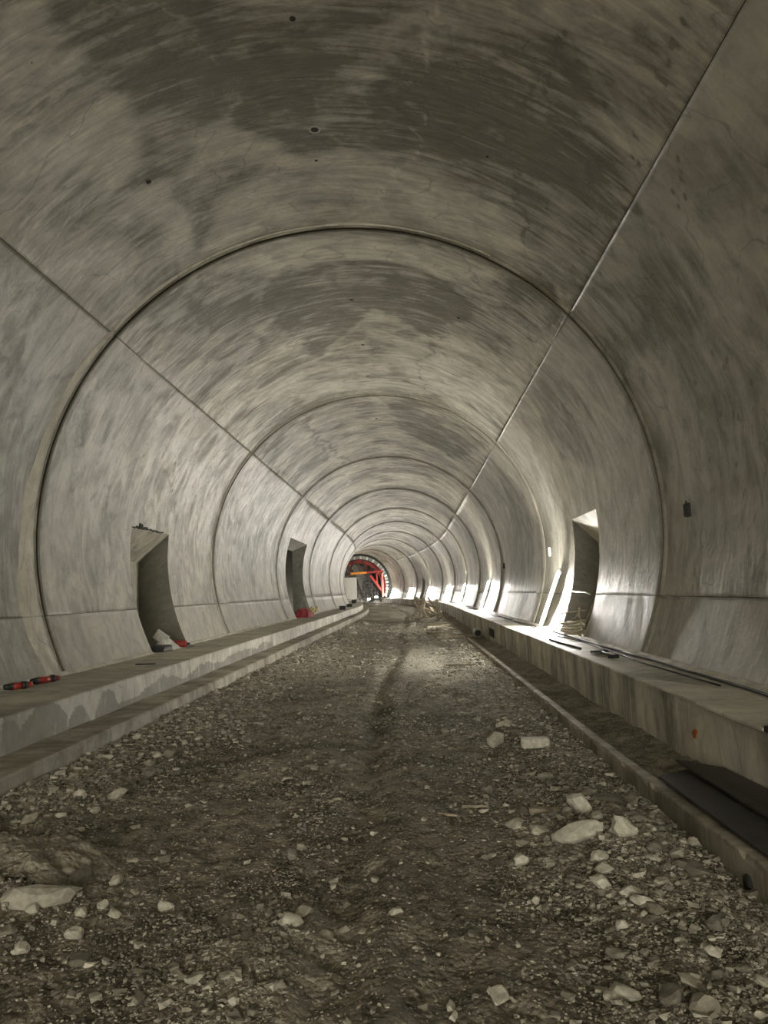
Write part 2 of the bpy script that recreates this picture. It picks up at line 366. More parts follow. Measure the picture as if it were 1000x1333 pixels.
# ------------------------------------------------------------------ lining
JOINTS = [-8.93+10*i for i in range(13)]          # -8.93, 1.07, 11.07 ... 111.07
JOINTS = [-18.93]+JOINTS
TH_S = math.radians(41.7); TH_L = math.asin((1.50-AZ)/R); TH_B = math.asin((.50-AZ)/R)
def Rs(s): return R+.045*((np.asarray(s, float)-1.07) % 10)/10      # each casting flares a little towards its far end
def ring_axis(a, b, g, step, breaks=()):
    if g < .01:      # horizontal seam: a crisp arris
        lo, hi = a+g+.004, b-g-.004; n = max(1, int(round((hi-lo)/step))); ks = sorted([lo, hi]+[t for t in breaks if lo < t < hi]); mid = []
        for x, y in zip(ks[:-1], ks[1:]):
            k = max(1, int(round((y-x)/step))); mid += [(x+(y-x)*i/k, 0.) for i in range(k)]
        return np.array([(a+g, .006), (a+g, .002)]+mid+[(hi, 0.), (b-g, .002), (b-g, .006)])
    c = [(a+g, .10), (a+g, .012), (a+g+.012, .003), (a+g+.03, 0.)]
    lo, hi = a+g+.03, b-g-.03
    ks = sorted([lo, hi]+[t for t in breaks if lo < t < hi]); mid = []
    for x, y in zip(ks[:-1], ks[1:]):
        n = max(1, int(round((y-x)/step))); mid += [(x+(y-x)*i/n, 0.) for i in range(n)]
    mid.append((hi, 0.)); c += mid[1:]+[(b-g-.012, .003), (b-g, .012), (b-g, .10)]
    return np.array(c)
def panel(name, s0, s1, t0, t1, mat, parent, hole=None, gj=.03):
    near = s0 < 30 and s0 > -5
    step = .045 if (0 < s0 < 12) else (.07 if 12 < s0 < 32 else .5)
    tstep = step if near else .2
    gj = .05
    sa = ring_axis(s0, s1, gj, step, (hole[0], hole[1]) if hole else ())
    ta = ring_axis(t0*R, t1*R, .004, tstep, (hole[2]*R,) if hole else ())
    S, U = np.meshgrid(sa[:, 0], ta[:, 0], indexing='ij'); off = np.maximum.outer(sa[:, 1], ta[:, 1])
    TH = U/R
    rad = R+off+.045*((S-s0)/10)*(off == 0)
    if near: rad = rad+.006*fbm(U*.7, S*.7, 3)*(off == 0)
    V = P(S, rad*np.cos(TH), AZ+rad*np.sin(TH))
    skip = None
    if hole:
        sc = (sa[:-1, 0]+sa[1:, 0])/2; tc = (ta[:-1, 0]+ta[1:, 0])/2/R
        lo, hi = hole[2], hole[3]
        if lo > hi: lo, hi = hi, lo
        skip = np.outer((sc > hole[0]) & (sc < hole[1]), (tc > lo-1e-6) & (tc < hi+1e-6))
    st = stain_shade_at(TH, S) if near else np.clip(.8*np.exp(-(np.abs((S-1.07+5) % 10-5)/.35)**2)+.5*fbm(U*.5, S*.4+2, 3), 0, 1)  # far castings: joint shade painted as dark bands, over random staining
    st = st+2.5*(off > .008)          # same concrete, end faces coloured dark so the grooves read deep
    n, m = S.shape
    me = mesh_from(name, V.reshape(-1, 3), grid_faces(n, m, skip)[:, ::-1], uv=np.stack([U.ravel(), S.ravel()], 1), attr={'stain_shade': st.ravel()})
    return link(name, me, mat, parent)
wall_left = tag(empty('wall_left'), kind='structure'); wall_right = tag(empty('wall_right'), kind='structure'); ceiling = tag(empty('ceiling'), kind='structure')

NICHE_TOP = math.asin((3.22-AZ)/R); PASS_TOP = math.asin((4.30-AZ)/R)
# block index -> niche (s from, s to, top angle)
N_L = {11.07: (14.83, 17.17, NICHE_TOP), 31.07: (33.25, 38.7, PASS_TOP)}
N_R = {11.07: (14.83, 17.12, NICHE_TOP), 81.07: (84.9, 87.2, NICHE_TOP)}
for s0 in JOINTS[:-1]:
    s1 = s0+10
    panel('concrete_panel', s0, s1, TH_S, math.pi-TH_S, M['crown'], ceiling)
    for side, wall, nt_ in ((1, wall_right, N_R), (-1, wall_left, N_L)):
        h = nt_.get(round(s0, 2))
        def ang(a): return a if side > 0 else math.pi-a
        for (a, b, mt, nm) in ((TH_L, TH_S, 'wall', 'concrete_panel'), (TH_B, TH_L, 'foot', 'footing_panel')):
            lo, hi = sorted((ang(a), ang(b))); hole = None
            if h:
                if nm == 'concrete_panel': hole = (h[0], h[1], ang(h[2]), ang(a)) if side > 0 else (h[0], h[1], ang(h[2]), ang(a))
                else: hole = (h[0], h[1], ang(b), ang(a))
                if nm == 'footing_panel': hole = (h[0], h[1], lo-1, hi+1)
                elif side > 0: hole = (h[0], h[1], h[2], lo-1)
                else: hole = (h[0], h[1], math.pi-h[2], hi+1)
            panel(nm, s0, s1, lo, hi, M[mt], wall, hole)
# dark backing shell added behind the panels, stops light leaking through the joints
def backing(name, t0, t1, parent, holes=()):
    ss = sorted(set(list(np.arange(JOINTS[0], 111.2, 2.0))+[111.12]+[h[i] for h in holes for i in (0, 1)])); ts = np.linspace(t0, t1, 19)
    if holes: ts = np.array(sorted(set(list(ts)+[h[2] for h in holes])))
    S, T = np.meshgrid(ss, ts, indexing='ij'); r = R+.11; V = P(S, r*np.cos(T), AZ+r*np.sin(T)); n, m = S.shape
    sc = (S[:-1, :-1]+S[1:, 1:])/2; tc = (T[:-1, :-1]+T[1:, 1:])/2; skip = np.zeros_like(sc, bool)
    for a, b, c in holes:
        lowside = tc < c if c < math.pi/2 else tc > c
        skip |= (sc > a) & (sc < b) & lowside
    return link(name, mesh_from(name, V.reshape(-1, 3), grid_faces(n, m, skip), uv=np.stack([T.ravel()*R, S.ravel()], 1)), M['gap'], parent)
backing('joint_backing', TH_S, math.pi-TH_S, ceiling)
backing('joint_backing', -.62, TH_S, wall_right, [h for h in N_R.values()])
backing('joint_backing', math.pi-TH_S, math.pi+.62, wall_left, [(a, b, math.pi-c) for a, b, c in N_L.values()])

# niches: jambs cut square into the lining, soffit sloping down to the back
def quad_sheet(name, A, B, mat, parent, n=16, k=8, stain_shade=0.0):
    """ruled surface between two polylines A and B of equal length"""
    A = np.array(A, float); B = np.array(B, float); t = np.linspace(0, 1, k)[:, None, None]
    V = (A[None]*(1-t)+B[None]*t); m = A.shape[0]
    seg = np.r_[0, np.cumsum(np.linalg.norm(np.diff(A, axis=0), axis=1))]
    wid = np.linalg.norm((B-A).mean(0)); uv = np.stack(np.meshgrid(np.linspace(0, wid, k), seg, indexing='ij'), -1).reshape(-1, 2)
    me = mesh_from(name, V.reshape(-1, 3), grid_faces(k, m), uv=uv+7, attr={'stain_shade': np.full(k*m, stain_shade)}, smooth=False)
    return link(name, me, mat, parent)
def niche(side, s0, s1, top, back, ztop_back, parent, zfl, deep=None):
    """side -1 left, +1 right"""
    t = np.linspace(TH_B-.03, top, 24); fl = R*np.cos(t)*side; fz = AZ+R*np.sin(t)
    bl = np.full_like(t, back*side); bz = np.minimum(fz, ztop_back)
    # keep the back's heights spread from the floor to the soffit
    bz = np.interp(fz, [fz[0], fz[-1]], [fz[0], ztop_back])
    for s in (s0, s1):
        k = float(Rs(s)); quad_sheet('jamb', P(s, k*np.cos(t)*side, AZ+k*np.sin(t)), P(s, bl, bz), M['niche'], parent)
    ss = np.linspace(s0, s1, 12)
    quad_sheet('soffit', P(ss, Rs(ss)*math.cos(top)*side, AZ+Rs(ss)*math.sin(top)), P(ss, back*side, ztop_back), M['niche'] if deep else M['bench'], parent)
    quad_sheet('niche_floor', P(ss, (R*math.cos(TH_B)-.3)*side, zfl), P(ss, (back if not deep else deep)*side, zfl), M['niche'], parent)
    if not deep:
        quad_sheet('back_wall', P(ss, back*side, fz[0]), P(ss, back*side, ztop_back), M['bench'], parent)
    else:   # a cross passage, widened behind the reveal, its unlit depth put into near-black walls
        a, b = s0-.0, s1+1.6
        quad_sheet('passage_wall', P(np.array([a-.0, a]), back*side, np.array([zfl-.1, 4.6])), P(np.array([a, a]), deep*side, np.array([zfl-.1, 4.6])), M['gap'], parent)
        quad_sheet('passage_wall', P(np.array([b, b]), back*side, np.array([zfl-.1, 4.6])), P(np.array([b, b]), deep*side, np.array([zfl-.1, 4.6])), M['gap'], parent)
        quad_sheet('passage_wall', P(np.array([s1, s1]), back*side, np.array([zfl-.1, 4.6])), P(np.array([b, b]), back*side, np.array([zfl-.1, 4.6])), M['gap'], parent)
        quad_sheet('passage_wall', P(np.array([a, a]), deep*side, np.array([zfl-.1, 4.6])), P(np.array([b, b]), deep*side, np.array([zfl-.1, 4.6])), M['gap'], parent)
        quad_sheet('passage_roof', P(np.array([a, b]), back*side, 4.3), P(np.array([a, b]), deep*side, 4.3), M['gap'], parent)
niche(-1, 14.83, 17.17, NICHE_TOP, 5.52, 2.58, wall_left, .598)
niche(1, 14.83, 17.12, NICHE_TOP, 5.38, 2.66, wall_right, .628)
niche(1, 84.9, 87.2, NICHE_TOP, 5.38, 2.66, wall_right, .628)
niche(-1, 33.25, 38.7, PASS_TOP, 5.38, 4.0, wall_left, .598, deep=9.5)
# broken arris above the left niche
mb = MB()
for i in range(9):
    s = 14.9+i*.22+random.uniform(-.05, .05); hgt = .10*math.exp(-((i-1.2)/2.2)**2)+.02
    c = P(s, -(Rs(s)-.002)*math.cos(NICHE_TOP), 3.22+hgt*.4); mb.box(c, (.012, .24, hgt), Matrix.Rotation(random.uniform(-.25, .25), 3, 'X'), jit=.01)
mb.build('broken_edge', M['gap'], wall_left)

# mortar lip that covers the first joint on its left side and fades at the crown
def mortar():
    th = np.linspace(math.radians(92), math.pi-TH_B, 260); rows = []
    ang = (th-th[0])/(th[-1]-th[0])
    w = np.interp(ang, [0, .15, .4, .75, .86, 1], [.03, .05, .12, .36, .55, .45])*(1+.12*fbm(th*9, th*0, 4))
    s_in = 11.0; prof = [(0, .0), (.0, .018), (.35, .024), (.85, .020), (1.0, -.003)]
    V = []; UV = []
    for i, t in enumerate(th):
        for a, h in prof:
            s = s_in-a*w[i]; h2 = h*(.6+.4*min(1, ang[i]*2)); r = R+.043-h2*(1+.25*float(vnoise(t*14, a*3)))
            V.append(P(s, r*math.cos(t), AZ+r*math.sin(t))); UV.append((t*R, s))
    me = mesh_from('mortar_lip', V, grid_faces(len(th), len(prof)), uv=UV, attr={'stain_shade': [0]*len(V)})
    link('mortar_lip', me, M['mortar'], wall_left)
    th = np.linspace(math.radians(60), math.radians(92), 80); V = []; UV = []
    for t in th:
        for a, h in prof:
            s = s_in-a*.05; r = R+.043-h*.8; V.append(P(s, r*math.cos(t), AZ+r*math.sin(t))); UV.append((t*R, s))
    link('mortar_lip', mesh_from('mortar_lip', V, grid_faces(len(th), len(prof)), uv=UV, attr={'stain_shade': [0]*len(V)}), M['mortar'], ceiling)
    # second, narrower lips at the next joints
    for sj in (21.07, 31.07):
        th = np.linspace(TH_B, math.pi-TH_B, 200); V = []; UV = []
        for t in th:
            wv = .10+.04*float(vnoise(t*6, sj))
            for a, h in prof:
                s = sj-.03-a*wv; r = R+.043-h*.9*(1+.3*float(vnoise(t*11, sj))); V.append(P(s, r*math.cos(t), AZ+r*math.sin(t))); UV.append((t*R, s))
        link('mortar_lip', mesh_from('mortar_lip', V, grid_faces(len(th), len(prof)), uv=UV, attr={'stain_shade': [.9]*len(V)}), M['mortar'], ceiling)
mortar()

# grout holes in the crown: a short dark socket with a ring of mortar
def grout_hole(th, s, r0, ring):
    t = math.radians(th); k = float(Rs(s)); c = Vector(P(s, k*math.cos(t), AZ+k*math.sin(t))); nrm = Vector((-math.cos(t), 0, -math.sin(t)))
    q = nrm.to_track_quat('Z', 'Y').to_matrix(); n = 16
    d = MB(); d.tube([c-nrm*.002, c+nrm*.006], r0*.98, 16)
    h = d.build('grout_hole', M['gap'], ceiling)
    if ring:
        rg = MB(); V = []
        for rr_, hh in ((r0, 0), (r0*1.05, .005), (r0*1.55, .004), (r0*1.7, -.002)):
            V += [c+q @ Vector((rr_*(1+.08*math.sin(3*k))*math.cos(2*math.pi*k/n), rr_*math.sin(2*math.pi*k/n), hh)) for k in range(n)]
        rg.add(V, [(a*n+k, a*n+(k+1) % n, (a+1)*n+(k+1) % n, (a+1)*n+k) for a in range(3) for k in range(n)])
        rg.build('mortar_ring', M['mortar'] if ring == 3 else M['crown'], h)
for a in ((90, 6.76, .033, 0), (90.2, 8.56, .05, 1), (91, 9.22, .022, 0), (63.8, 8.54, .022, 0), (116.8, 8.66, .035, 0), (90, 13.92, .045, 0), (64, 13.89, .035, 0), (116, 13.9, .03, 0), (89.5, 16.63, .04, 0), (90, 19.2, .035, 0), (90, 24.0, .05, 0), (90, 34, .05, 0)): grout_hole(*a)

# ------------------------------------------------------------------ ground
def floor_z(x, y):
    z = .02*fbm(x*.8+2, y*.5, 4)
    z += -.05*np.clip((y-6)/10, 0, 1)-.10*np.clip((y-15)/20, 0, 1)                         # falls slightly away
    z += .09*np.clip((-2.3-x)/1.0, 0, 1)-.075*np.clip((x-1.45)/.3, 0, 1)*np.clip((12-y)/3, 0, 1)
    rut = lambda c, w, d: -d*np.exp(-((x-c-.10*np.sin(y*.35))/w)**2)
    z += rut(-.55, .16, .06)+rut(.75, .22, .04)+.03*np.exp(-((x+.25-.1*np.sin(y*.35))/.14)**2)
    lug = .012*np.sin(y*22+6*(x+.55))*np.exp(-((x+.55-.1*np.sin(y*.35))/.14)**2); z += lug
    # rubble heap on the right, spoil at bottom left and bottom middle
    z += .13*np.exp(-((x-1.25)/.45)**2-((y-5.2)/1.1)**2)+.10*np.exp(-((x+2.35)/.5)**2-((y-4.25)/.7)**2)+.05*np.exp(-((x+.75)/.5)**2-((y-3.6)/.5)**2)
    z -= .05*np.exp(-((x-1.25)/.3)**2-((y-7.3)/.7)**2)
    z += .03*np.exp(-((y % 4.7)-2.3)**2/.35)*np.clip((y-18)/10, 0, 1)
    near = np.clip(1.2-y/25, 0, 1)
    z += near*(.012+.012*np.clip((y-4)/4, 0, 1))*fbm(x*6, y*6, 3)+near*.011*fbm(x*16, y*16, 2)
    return z
def make_floor():
    ys = [-19., -12, -6, -2, 0, 1, 1.6]; y = 2.0
    while y < 9: ys.append(y); y += max(.022, .0085*y)
    while y < 111: ys.append(y); y += .0125*y
    ys += [111., 113., 116, 120, 126, 134]
    xs = np.linspace(-3.75, 2.55, 250)
    S, X = np.meshgrid(ys, xs, indexing='ij'); Z = floor_z(X, S)
    pale = np.clip(.9*np.exp(-((X-.15)/.42)**2-((S-20.5)/4.5)**2)*(1+.7*fbm(X*2.2, S*.7, 4)), 0, .8)
    pale += np.clip(fbm(X*.9+5, S*.25, 4)*.6, 0, .45)*np.clip((S-9)/14, 0, 1)
    pale += np.clip(.7*np.exp(-((X-.0)/.4)**2-((S-13)/3)**2)*(.4+fbm(X*3, S*2, 3)), 0, .4)
    pale += np.clip(.8*np.exp(-((X+2.4)/.5)**2-((S-4.4)/.5)**2)+.5*np.exp(-((X+.75)/.4)**2-((S-3.6)/.4)**2)+.35*np.exp(-((X-1.2)/.4)**2-((S-5.1)/.7)**2), 0, 1)*np.clip(.45+.7*fbm(X*4, S*4, 4), 0, .8)
    V = PW(S, X, Z); n, m = S.shape
    return tag(link('floor', mesh_from('floor', V.reshape(-1, 3), grid_faces(n, m)[:, ::-1], attr={'pale': np.clip(pale, 0, .9).ravel()}), M['soil']), kind='structure')
floor = make_floor()

# ------------------------------------------------------------------ benches and kerbs along both walls
def sweep(name, s0, s1, prof, mat, parent, stain_shade=None, step=.12, dens=.05, gap=.005, wob=.004):
    """prof: list of (scene x, z); the open profile is swept from s0 to s1 and both ends are capped"""
    q = []
    for (a, b), (c, d) in zip(prof[:-1], prof[1:]):
        L = math.hypot(c-a, d-b); n = max(1, int(L/dens))
        q += [(a+(c-a)*i/n, b+(d-b)*i/n) for i in range(n)]
    q.append(prof[-1]); q = np.array(q); cum = np.r_[0, np.cumsum(np.hypot(*np.diff(q, axis=0).T))]
    n = max(2, int((s1-s0)/step)+1); ss = np.linspace(s0+gap, s1-gap, n)
    S, K = np.meshgrid(ss, np.arange(len(q)), indexing='ij'); X = q[K, 0]; Z = q[K, 1].copy()
    w = wob*fbm(S*1.3+X*3, Z*6+X, 3); X = X+w; Z = Z+w*.6
    V = PW(S, X, Z).reshape(-1, 3); m = len(q); U = cum[K]
    st = stain_shade(S, X, Z).ravel() if stain_shade is not None else np.zeros(V.shape[0])
    F = [tuple(f) for f in grid_faces(n, m)]
    F += [tuple(range(m)), tuple(range((n-1)*m, n*m))[::-1]]
    me = mesh_from(name, V, F, uv=np.stack([U.ravel()+3, S.ravel()], 1), attr={'stain_shade': st}, smooth=False)
    return link(name, me, mat, parent)
def damp_left(S, X, Z):
    f = np.zeros_like(S); face = (X > -4.10) & (Z < .59)
    edge = .40+.05*np.sin(S*2.3)+.05*fbm(S*1.7, S*0, 3)
    band = np.clip((edge-Z)/.02, 0, 1)*(S > 9.6)*(S < 21)
    for c, w, h in ((9.55, .33, .55), (8.75, .3, .47), (7.95, .5, .62), (7.2, .3, .55)):
        band = np.maximum(band, np.clip((h-.9*np.abs((S-c)/w)**2*.25-Z)/.02, 0, 1)*(np.abs(S-c) < w))
    drips = .5+.5*np.clip(np.abs(np.sin(S*19+2*fbm(S*3, Z*2, 2)))*1.6-.2, 0, 1)
    f = band*(.8+.9*drips)*face
    f += np.exp(-((Z-.60)/.012)**2)*.15
    return f
def damp_right(S, X, Z):
    face = (X < 2.52) & (Z < .62); run = fbm(S*3.1, Z*.35, 3)
    return np.clip(run*.9+.15, -.2, .9)*face + (1-face)*np.clip(fbm(X*1.5+3, S*.8, 4)*.9-.25, -.5, .5)
trim_1 = tag(empty('trim_1'), kind='structure'); trim_2 = tag(empty('trim_2'), kind='structure')
BL = [(-5.75, .60), (-4.065, .598), (-4.05, .583), (-4.045, .20), (-4.05, -.7), (-5.75, -.7)]
KL = [(-4.2, .235), (-3.57, .225), (-3.55, .205), (-3.53, -.15), (-3.54, -.6), (-4.2, -.6)]
BR = [(4.1, -.7), (2.485, -.7), (2.485, .0), (2.48, .615), (2.495, .63), (4.1, .632)]
def segs(a, b, marks, L):
    e = sorted([m for m in marks if a < m < b]); x = e[0]
    while x-L > a: x -= L; e.insert(0, x)
    x = e[-1]
    while x+L < b: x += L; e.append(x)
    return [a]+e+[b]
eL = segs(-18.9, 111, (6.9, 10.49, 13.1, 17.11), 3.6); eK = segs(-18.9, 111, (6.6, 8.75, 10.5, 13.04), 2.15); eR = segs(-18.9, 111, (7.2, 12.17, 17.2), 5.0)
for a, b in zip(eL[:-1], eL[1:]):
    sweep('bench_segment', a, b, BL, M['bench'], trim_1, damp_left, step=.05 if 4 < a < 20 else .5, dens=.035 if 4 < a < 20 else .2)
for a, b in zip(eK[:-1], eK[1:]):
    sweep('kerb_segment', a, b, KL, M['kerb'], trim_1, lambda S, X, Z: np.clip(.35*fbm(S*3, Z*3+X*3, 3)+.5*(Z < .03)+.25*(X < -3.6), 0, 1), step=.08 if a > 3 and a < 20 else .4, wob=.012)
for a, b in zip(eR[:-1], eR[1:]):
    sweep('bench_segment', a, b, BR, M['bench'], trim_2, damp_right, step=.06 if 4 < a < 24 else .5, dens=.04 if 4 < a < 24 else .2)
def kr_z(S): return .06+.08*np.clip((8-S)/4, 0, 1)-.05*np.clip((S-10)/10, 0, 1)-.08*np.clip((S-22)/10, 0, 1)
def kerb_right(a, b):
    n = max(3, int((b-a)/(.06 if a < 20 else .3))); ss = np.linspace(a+.006, b-.006, n)
    q = [(1.87, -.35), (1.855, -.1), (1.85, .0), (1.85, .0), (1.856, .0), (1.95, .0), (1.965, -.03), (1.97, -.3)]
    V = []; UV = []; st = []
    for s in ss:
        zt = float(kr_z(s)); e = .008*float(fbm(s*2.1, 3, 3)); chip = .03*max(0, float(fbm(s*6, 1, 4))-.1)
        for i, (x, z) in enumerate(q):
            zz = {0: -.4, 1: -.22, 2: zt-.04, 3: zt-.012-chip, 4: zt-chip*.3, 5: zt, 6: zt-.04, 7: -.3}[i]
            V.append(PW(s, x+e*.5+(chip if i in (3, 4) else 0), zz)); UV.append((i*.07, s)); st.append(.25+.5*(i == 1)+.3*float(vnoise(s*5, i)))
    m = len(q); F = [tuple(f) for f in grid_faces(n, m)]+[tuple(range(m)), tuple(range((n-1)*m, n*m))[::-1]]
    link('kerb_segment', mesh_from('kerb_segment', V, F, uv=UV, attr={'stain_shade': st}, smooth=False), M['kerb'], trim_2)
e = [-6., 0, 3.1, 6.2, 9.25, 12.2, 15.3, 18.4, 21.6, 24.8, 28, 31.2, 36, 41, 46, 51, 60, 75, 90, 110]
for a, b in zip(e[:-1], e[1:]): kerb_right(a, b)
# loose fill between the right kerb and the bench
def fill():
    ys = np.r_[np.arange(-6, 2, 1.0), np.arange(2, 14, .05), np.arange(14, 111, .25)]; xs = np.linspace(1.9, 2.53, 22)
    S, X = np.meshgrid(ys, xs, indexing='ij')
    Z = kr_z(S)-.035+.02*fbm(X*4, S*2.5, 4)+.008*fbm(X*20, S*20, 2)+.05*np.clip((X-2.3)/.2, 0, 1)
    link('loose_fill', mesh_from('loose_fill', PW(S, X, Z).reshape(-1, 3), grid_faces(*S.shape)[:, ::-1], attr={'pale': np.clip(.12+.2*fbm(X*3, S*3, 3), 0, .4).ravel()}), M['soil'], floor)
fill()
# strip of mortar along the foot of both walls
for side, nm, tr, ztop in ((-1, 'L', trim_1, .60), (1, 'R', trim_2, .632)):
    ss = np.arange(3, 60, .08); lat = math.sqrt(R*R-(AZ-ztop)**2); V = []
    for s in ss:
        w = .05+.025*float(fbm(s*2.3, side, 3))
        for a, h in ((.03, .05), (-.0, .035), (-w*.6, .022), (-w, -.004)):
            V.append(P(s, side*(lat+a), ztop+h))
        
    k = [i for i, s in enumerate(ss)]
    F = grid_faces(len(ss), 4); keep = np.array([not (14.75 < ss[f[0]//4] < 17.2) and not (side < 0 and 33.1 < ss[f[0]//4] < 38.8) for f in F])
    link('mortar_fillet', mesh_from('mortar_fillet', V, F[keep], uv=[(i % 4*.05, i//4*.08) for i in range(len(V))], attr={'stain_shade': [0]*len(V)}), M['mortar'], tr)

# ------------------------------------------------------------------ tube lamps leaning on the right wall
def tube_lamp(s, label, z0=.66, z1=2.04, ds=.78):
    w = lambda z: math.sqrt(R*R-(AZ-z)**2)
    a = Vector(P(s, w(z0)-.075, z0)); b = Vector(P(s-ds, w(z1)-.085, z1))
    root = empty('tube_lamp', a); tag(root, label, 'lamp', 'tube lamps leaning along the right wall')
    d = (b-a); d.normalize(); out = Vector(P(s, w(z0)-1, z0))-Vector(P(s, w(z0), z0)); out = (out-d*out.dot(d)).normalized(); L = (b-a).length
    side = d.cross(out).normalized(); m = MB(); k = []
    for q in (Vector((0, 0, 0)), d*L):
        k += [q+out*o_+side*w_ for o_, w_ in ((.018, -.085), (.0, -.055), (-.02, -.03), (-.02, .03), (.0, .055), (.018, .085), (.011, .088), (-.008, .06), (-.03, .035), (-.03, -.035), (-.008, -.06), (.011, -.088))]
    m.add(k, [(i, (i+1) % 12, (i+1) % 12+12, i+12) for i in range(12)]+[(0, 1, 10, 11), (1, 2, 9, 10), (2, 3, 8, 9), (3, 4, 7, 8), (4, 5, 6, 7)]+[tuple(j+12 for j in q) for q in ((0, 1, 10, 11), (1, 2, 9, 10), (2, 3, 8, 9), (3, 4, 7, 8), (4, 5, 6, 7))])
    m.build('reflector', M['white'], root)
    m = MB(); m.tube([out*.034+d*.04, out*.034+d*(L-.04)], .027, 12); m.build('tube', M['tube'], root, True)
    for t in (0.0, L-.05):
        m = MB(); m.tube([out*.034+d*t, out*.034+d*(t+.05)], .031, 12); m.build('end_cap', M['white'], root, True)
    m = MB(); m.tube([d*.02-out*.0, -d*.0+Vector((0, -.05, -.02)), Vector((.02, .05, -.045)), Vector((0, .35, -.05))], .008, 6); m.build('cable_tail', M['black'], root, True)
for s, l in zip((19.0, 35.6, 51.6, 66.0, 80.8, 96.0, 109.2), (
        'nearest tube lamp, leaning on the wall just past the right niche', 'second nearest tube lamp, leaning on the right wall',
        'third nearest tube lamp on the right wall, where its bench seems to narrow away', 'fourth nearest tube lamp of the row along the right wall',
        'third farthest tube lamp of the row along the right wall', 'second farthest tube lamp of the row along the right wall',
        'farthest tube lamp, right beside the red formwork gantry')):
    tube_lamp(s, l)

# small junction boxes on the right wall
def junction_box(s, z, label, mat, w=.12, h=.24):
    lat = math.sqrt(R*R-(AZ-z)**2); root = empty('junction_box', P(s, lat, z), heading(s)); tag(root, label, 'box', 'junction boxes on the right wall')
    m = MB(); m.box((-.02, 0, 0), (.06, w, h)); m.build('box_body', mat, root)
    m = MB(); m.box((-.054, 0, .0), (.012, w*.86, h*.86)); m.build('box_lid', mat, root)
    m = MB(); m.tube([(-.03, 0, h/2-.01), (-.03, 0, h/2+.03)], .012, 8); m.build('cable_gland', M['gap'], root, True)
junction_box(9.97, 2.66, 'dark rectangular box on the near right wall before the first joint', M['gap'], .10, .19)
junction_box(20.0, 2.62, 'small pale box on the wall between the right niche and the second joint', M['white'])
junction_box(29.95, 2.56, 'small dark box on the right wall just before the third joint', M['gap'], .14, .22)

# cables lying along the foot of the right wall
def cable(name, s0, s1, x0, r, label, z=.64, seed=0, amp=.05, trimmat='black'):
    ss = np.arange(s0, s1, .25); pts = [tuple(PW(s, x0+amp*float(fbm(s*.5, seed, 3)), z+r+.004*float(vnoise(s*2, seed)))) for s in ss]
    m = MB(); m.tube(pts, r, 6); o = m.build(name, M[trimmat], None, True); tag(o, label, 'cable'); return o
cable('cable', 3.5, 62, 3.16, .016, 'black cable closest to the foot of the right wall', seed=1)
cable('cable', 7.5, 40, 3.04, .011, 'thinner black cable a little further from the right wall', seed=5, amp=.07)

# ------------------------------------------------------------------ things on the right bench
def at(s, x, z): return Vector(PW(s, x, z))
m = MB(); m.bar(at(14.6, 2.66, .65), at(12.3, 2.74, .65), .035, .03); rod = m.build('iron_bar', M['black']); tag(rod, 'long dark iron bar lying on the right bench in front of the niche', 'bar')
sp = empty('shovel_head', at(11.4, 2.84, .637)); tag(sp, 'dark shovel-like hand tool with a short handle on the right bench', 'tool')
m = MB(); m.add([(-.10, .25, .0), (.10, .28, 0), (.12, .0, .02), (.02, -.08, .03), (-.10, .0, .02), (-.10, .25, .03), (.10, .28, .03), (.12, .0, .05), (.02, -.08, .06), (-.10, .0, .05)],
      [(4, 3, 2, 1, 0), (5, 6, 7, 8, 9), (0, 1, 6, 5), (1, 2, 7, 6), (2, 3, 8, 7), (3, 4, 9, 8), (4, 0, 5, 9)]); m.build('blade', M['black'], sp)
m = MB(); m.tube([(0, 0, .035), (.0, -.4, .03), (-.02, -.75, .03)], .018, 8); m.build('handle', M['black'], sp, True)
m = MB(); m.bar((-.09, -.80, .03), (.06, -.76, .03), .05, .05); m.build('grip', M['black'], sp)
# thin pale sheet lying over the near end of the bench
def sheet():
    n = 40; ss = np.linspace(5.33, 8.05, n); V = []; UV = []
    for s in ss:
        lo = 2.43+.02*float(vnoise(s*2, 1)); hi = 2.43+.75*(8.15-s)/2.8*1.0+.03; hi = max(min(3.05, 2.62+.5*(8.05-s)), lo+.15)
        for x, z in ((lo, .634), (lo, .655), (lo+.02, .66), ((lo+hi)/2, .655), (hi-.02, .654), (hi, .634)):
            V.append(PW(s, x, z+.003*float(fbm(s*2, x*3, 2)))); UV.append((x, s))
    F = [tuple(f) for f in grid_faces(n, 6)]+[tuple(range(6)), tuple(range((n-1)*6, n*6))[::-1]]
    o = link('mortar_sheet', mesh_from('mortar_sheet', V, F, uv=UV, attr={'stain_shade': [0]*len(V)}, smooth=False), concrete('pale_screed', streak=0, rough=(.6, .8), seed=21, light=(.78, .75, .64), dark=(.42, .39, .32)))
    tag(o, 'thin pale slab lying along the near edge of the right bench', 'slab')
sheet()
m = MB(); m.box(at(5.25, 2.50, .655), (.16, .14, .045), jit=.006); tag(m.build('packing_block', M['black']), 'small black block at the near end of the pale slab on the right bench', 'block')
# orange spray mark on the bench face
m = MB(); V = [PW(6.78+.055*math.cos(a)*(1+.3*math.sin(3*a)), 2.472, .34+.04*math.sin(a)-.02*math.cos(a)) for a in np.linspace(0, 2*math.pi, 14)[:-1]]
V += [tuple(np.array(v)+(.012, 0, 0)) for v in V]; m.add(V, [tuple(range(13)), tuple(range(13, 26))[::-1]]+[(i, (i+1) % 13, (i+1) % 13+13, i+13) for i in range(13)])
m.build('spray_mark', plain('orange_paint', (.40, .13, .03), .7), trim_2)
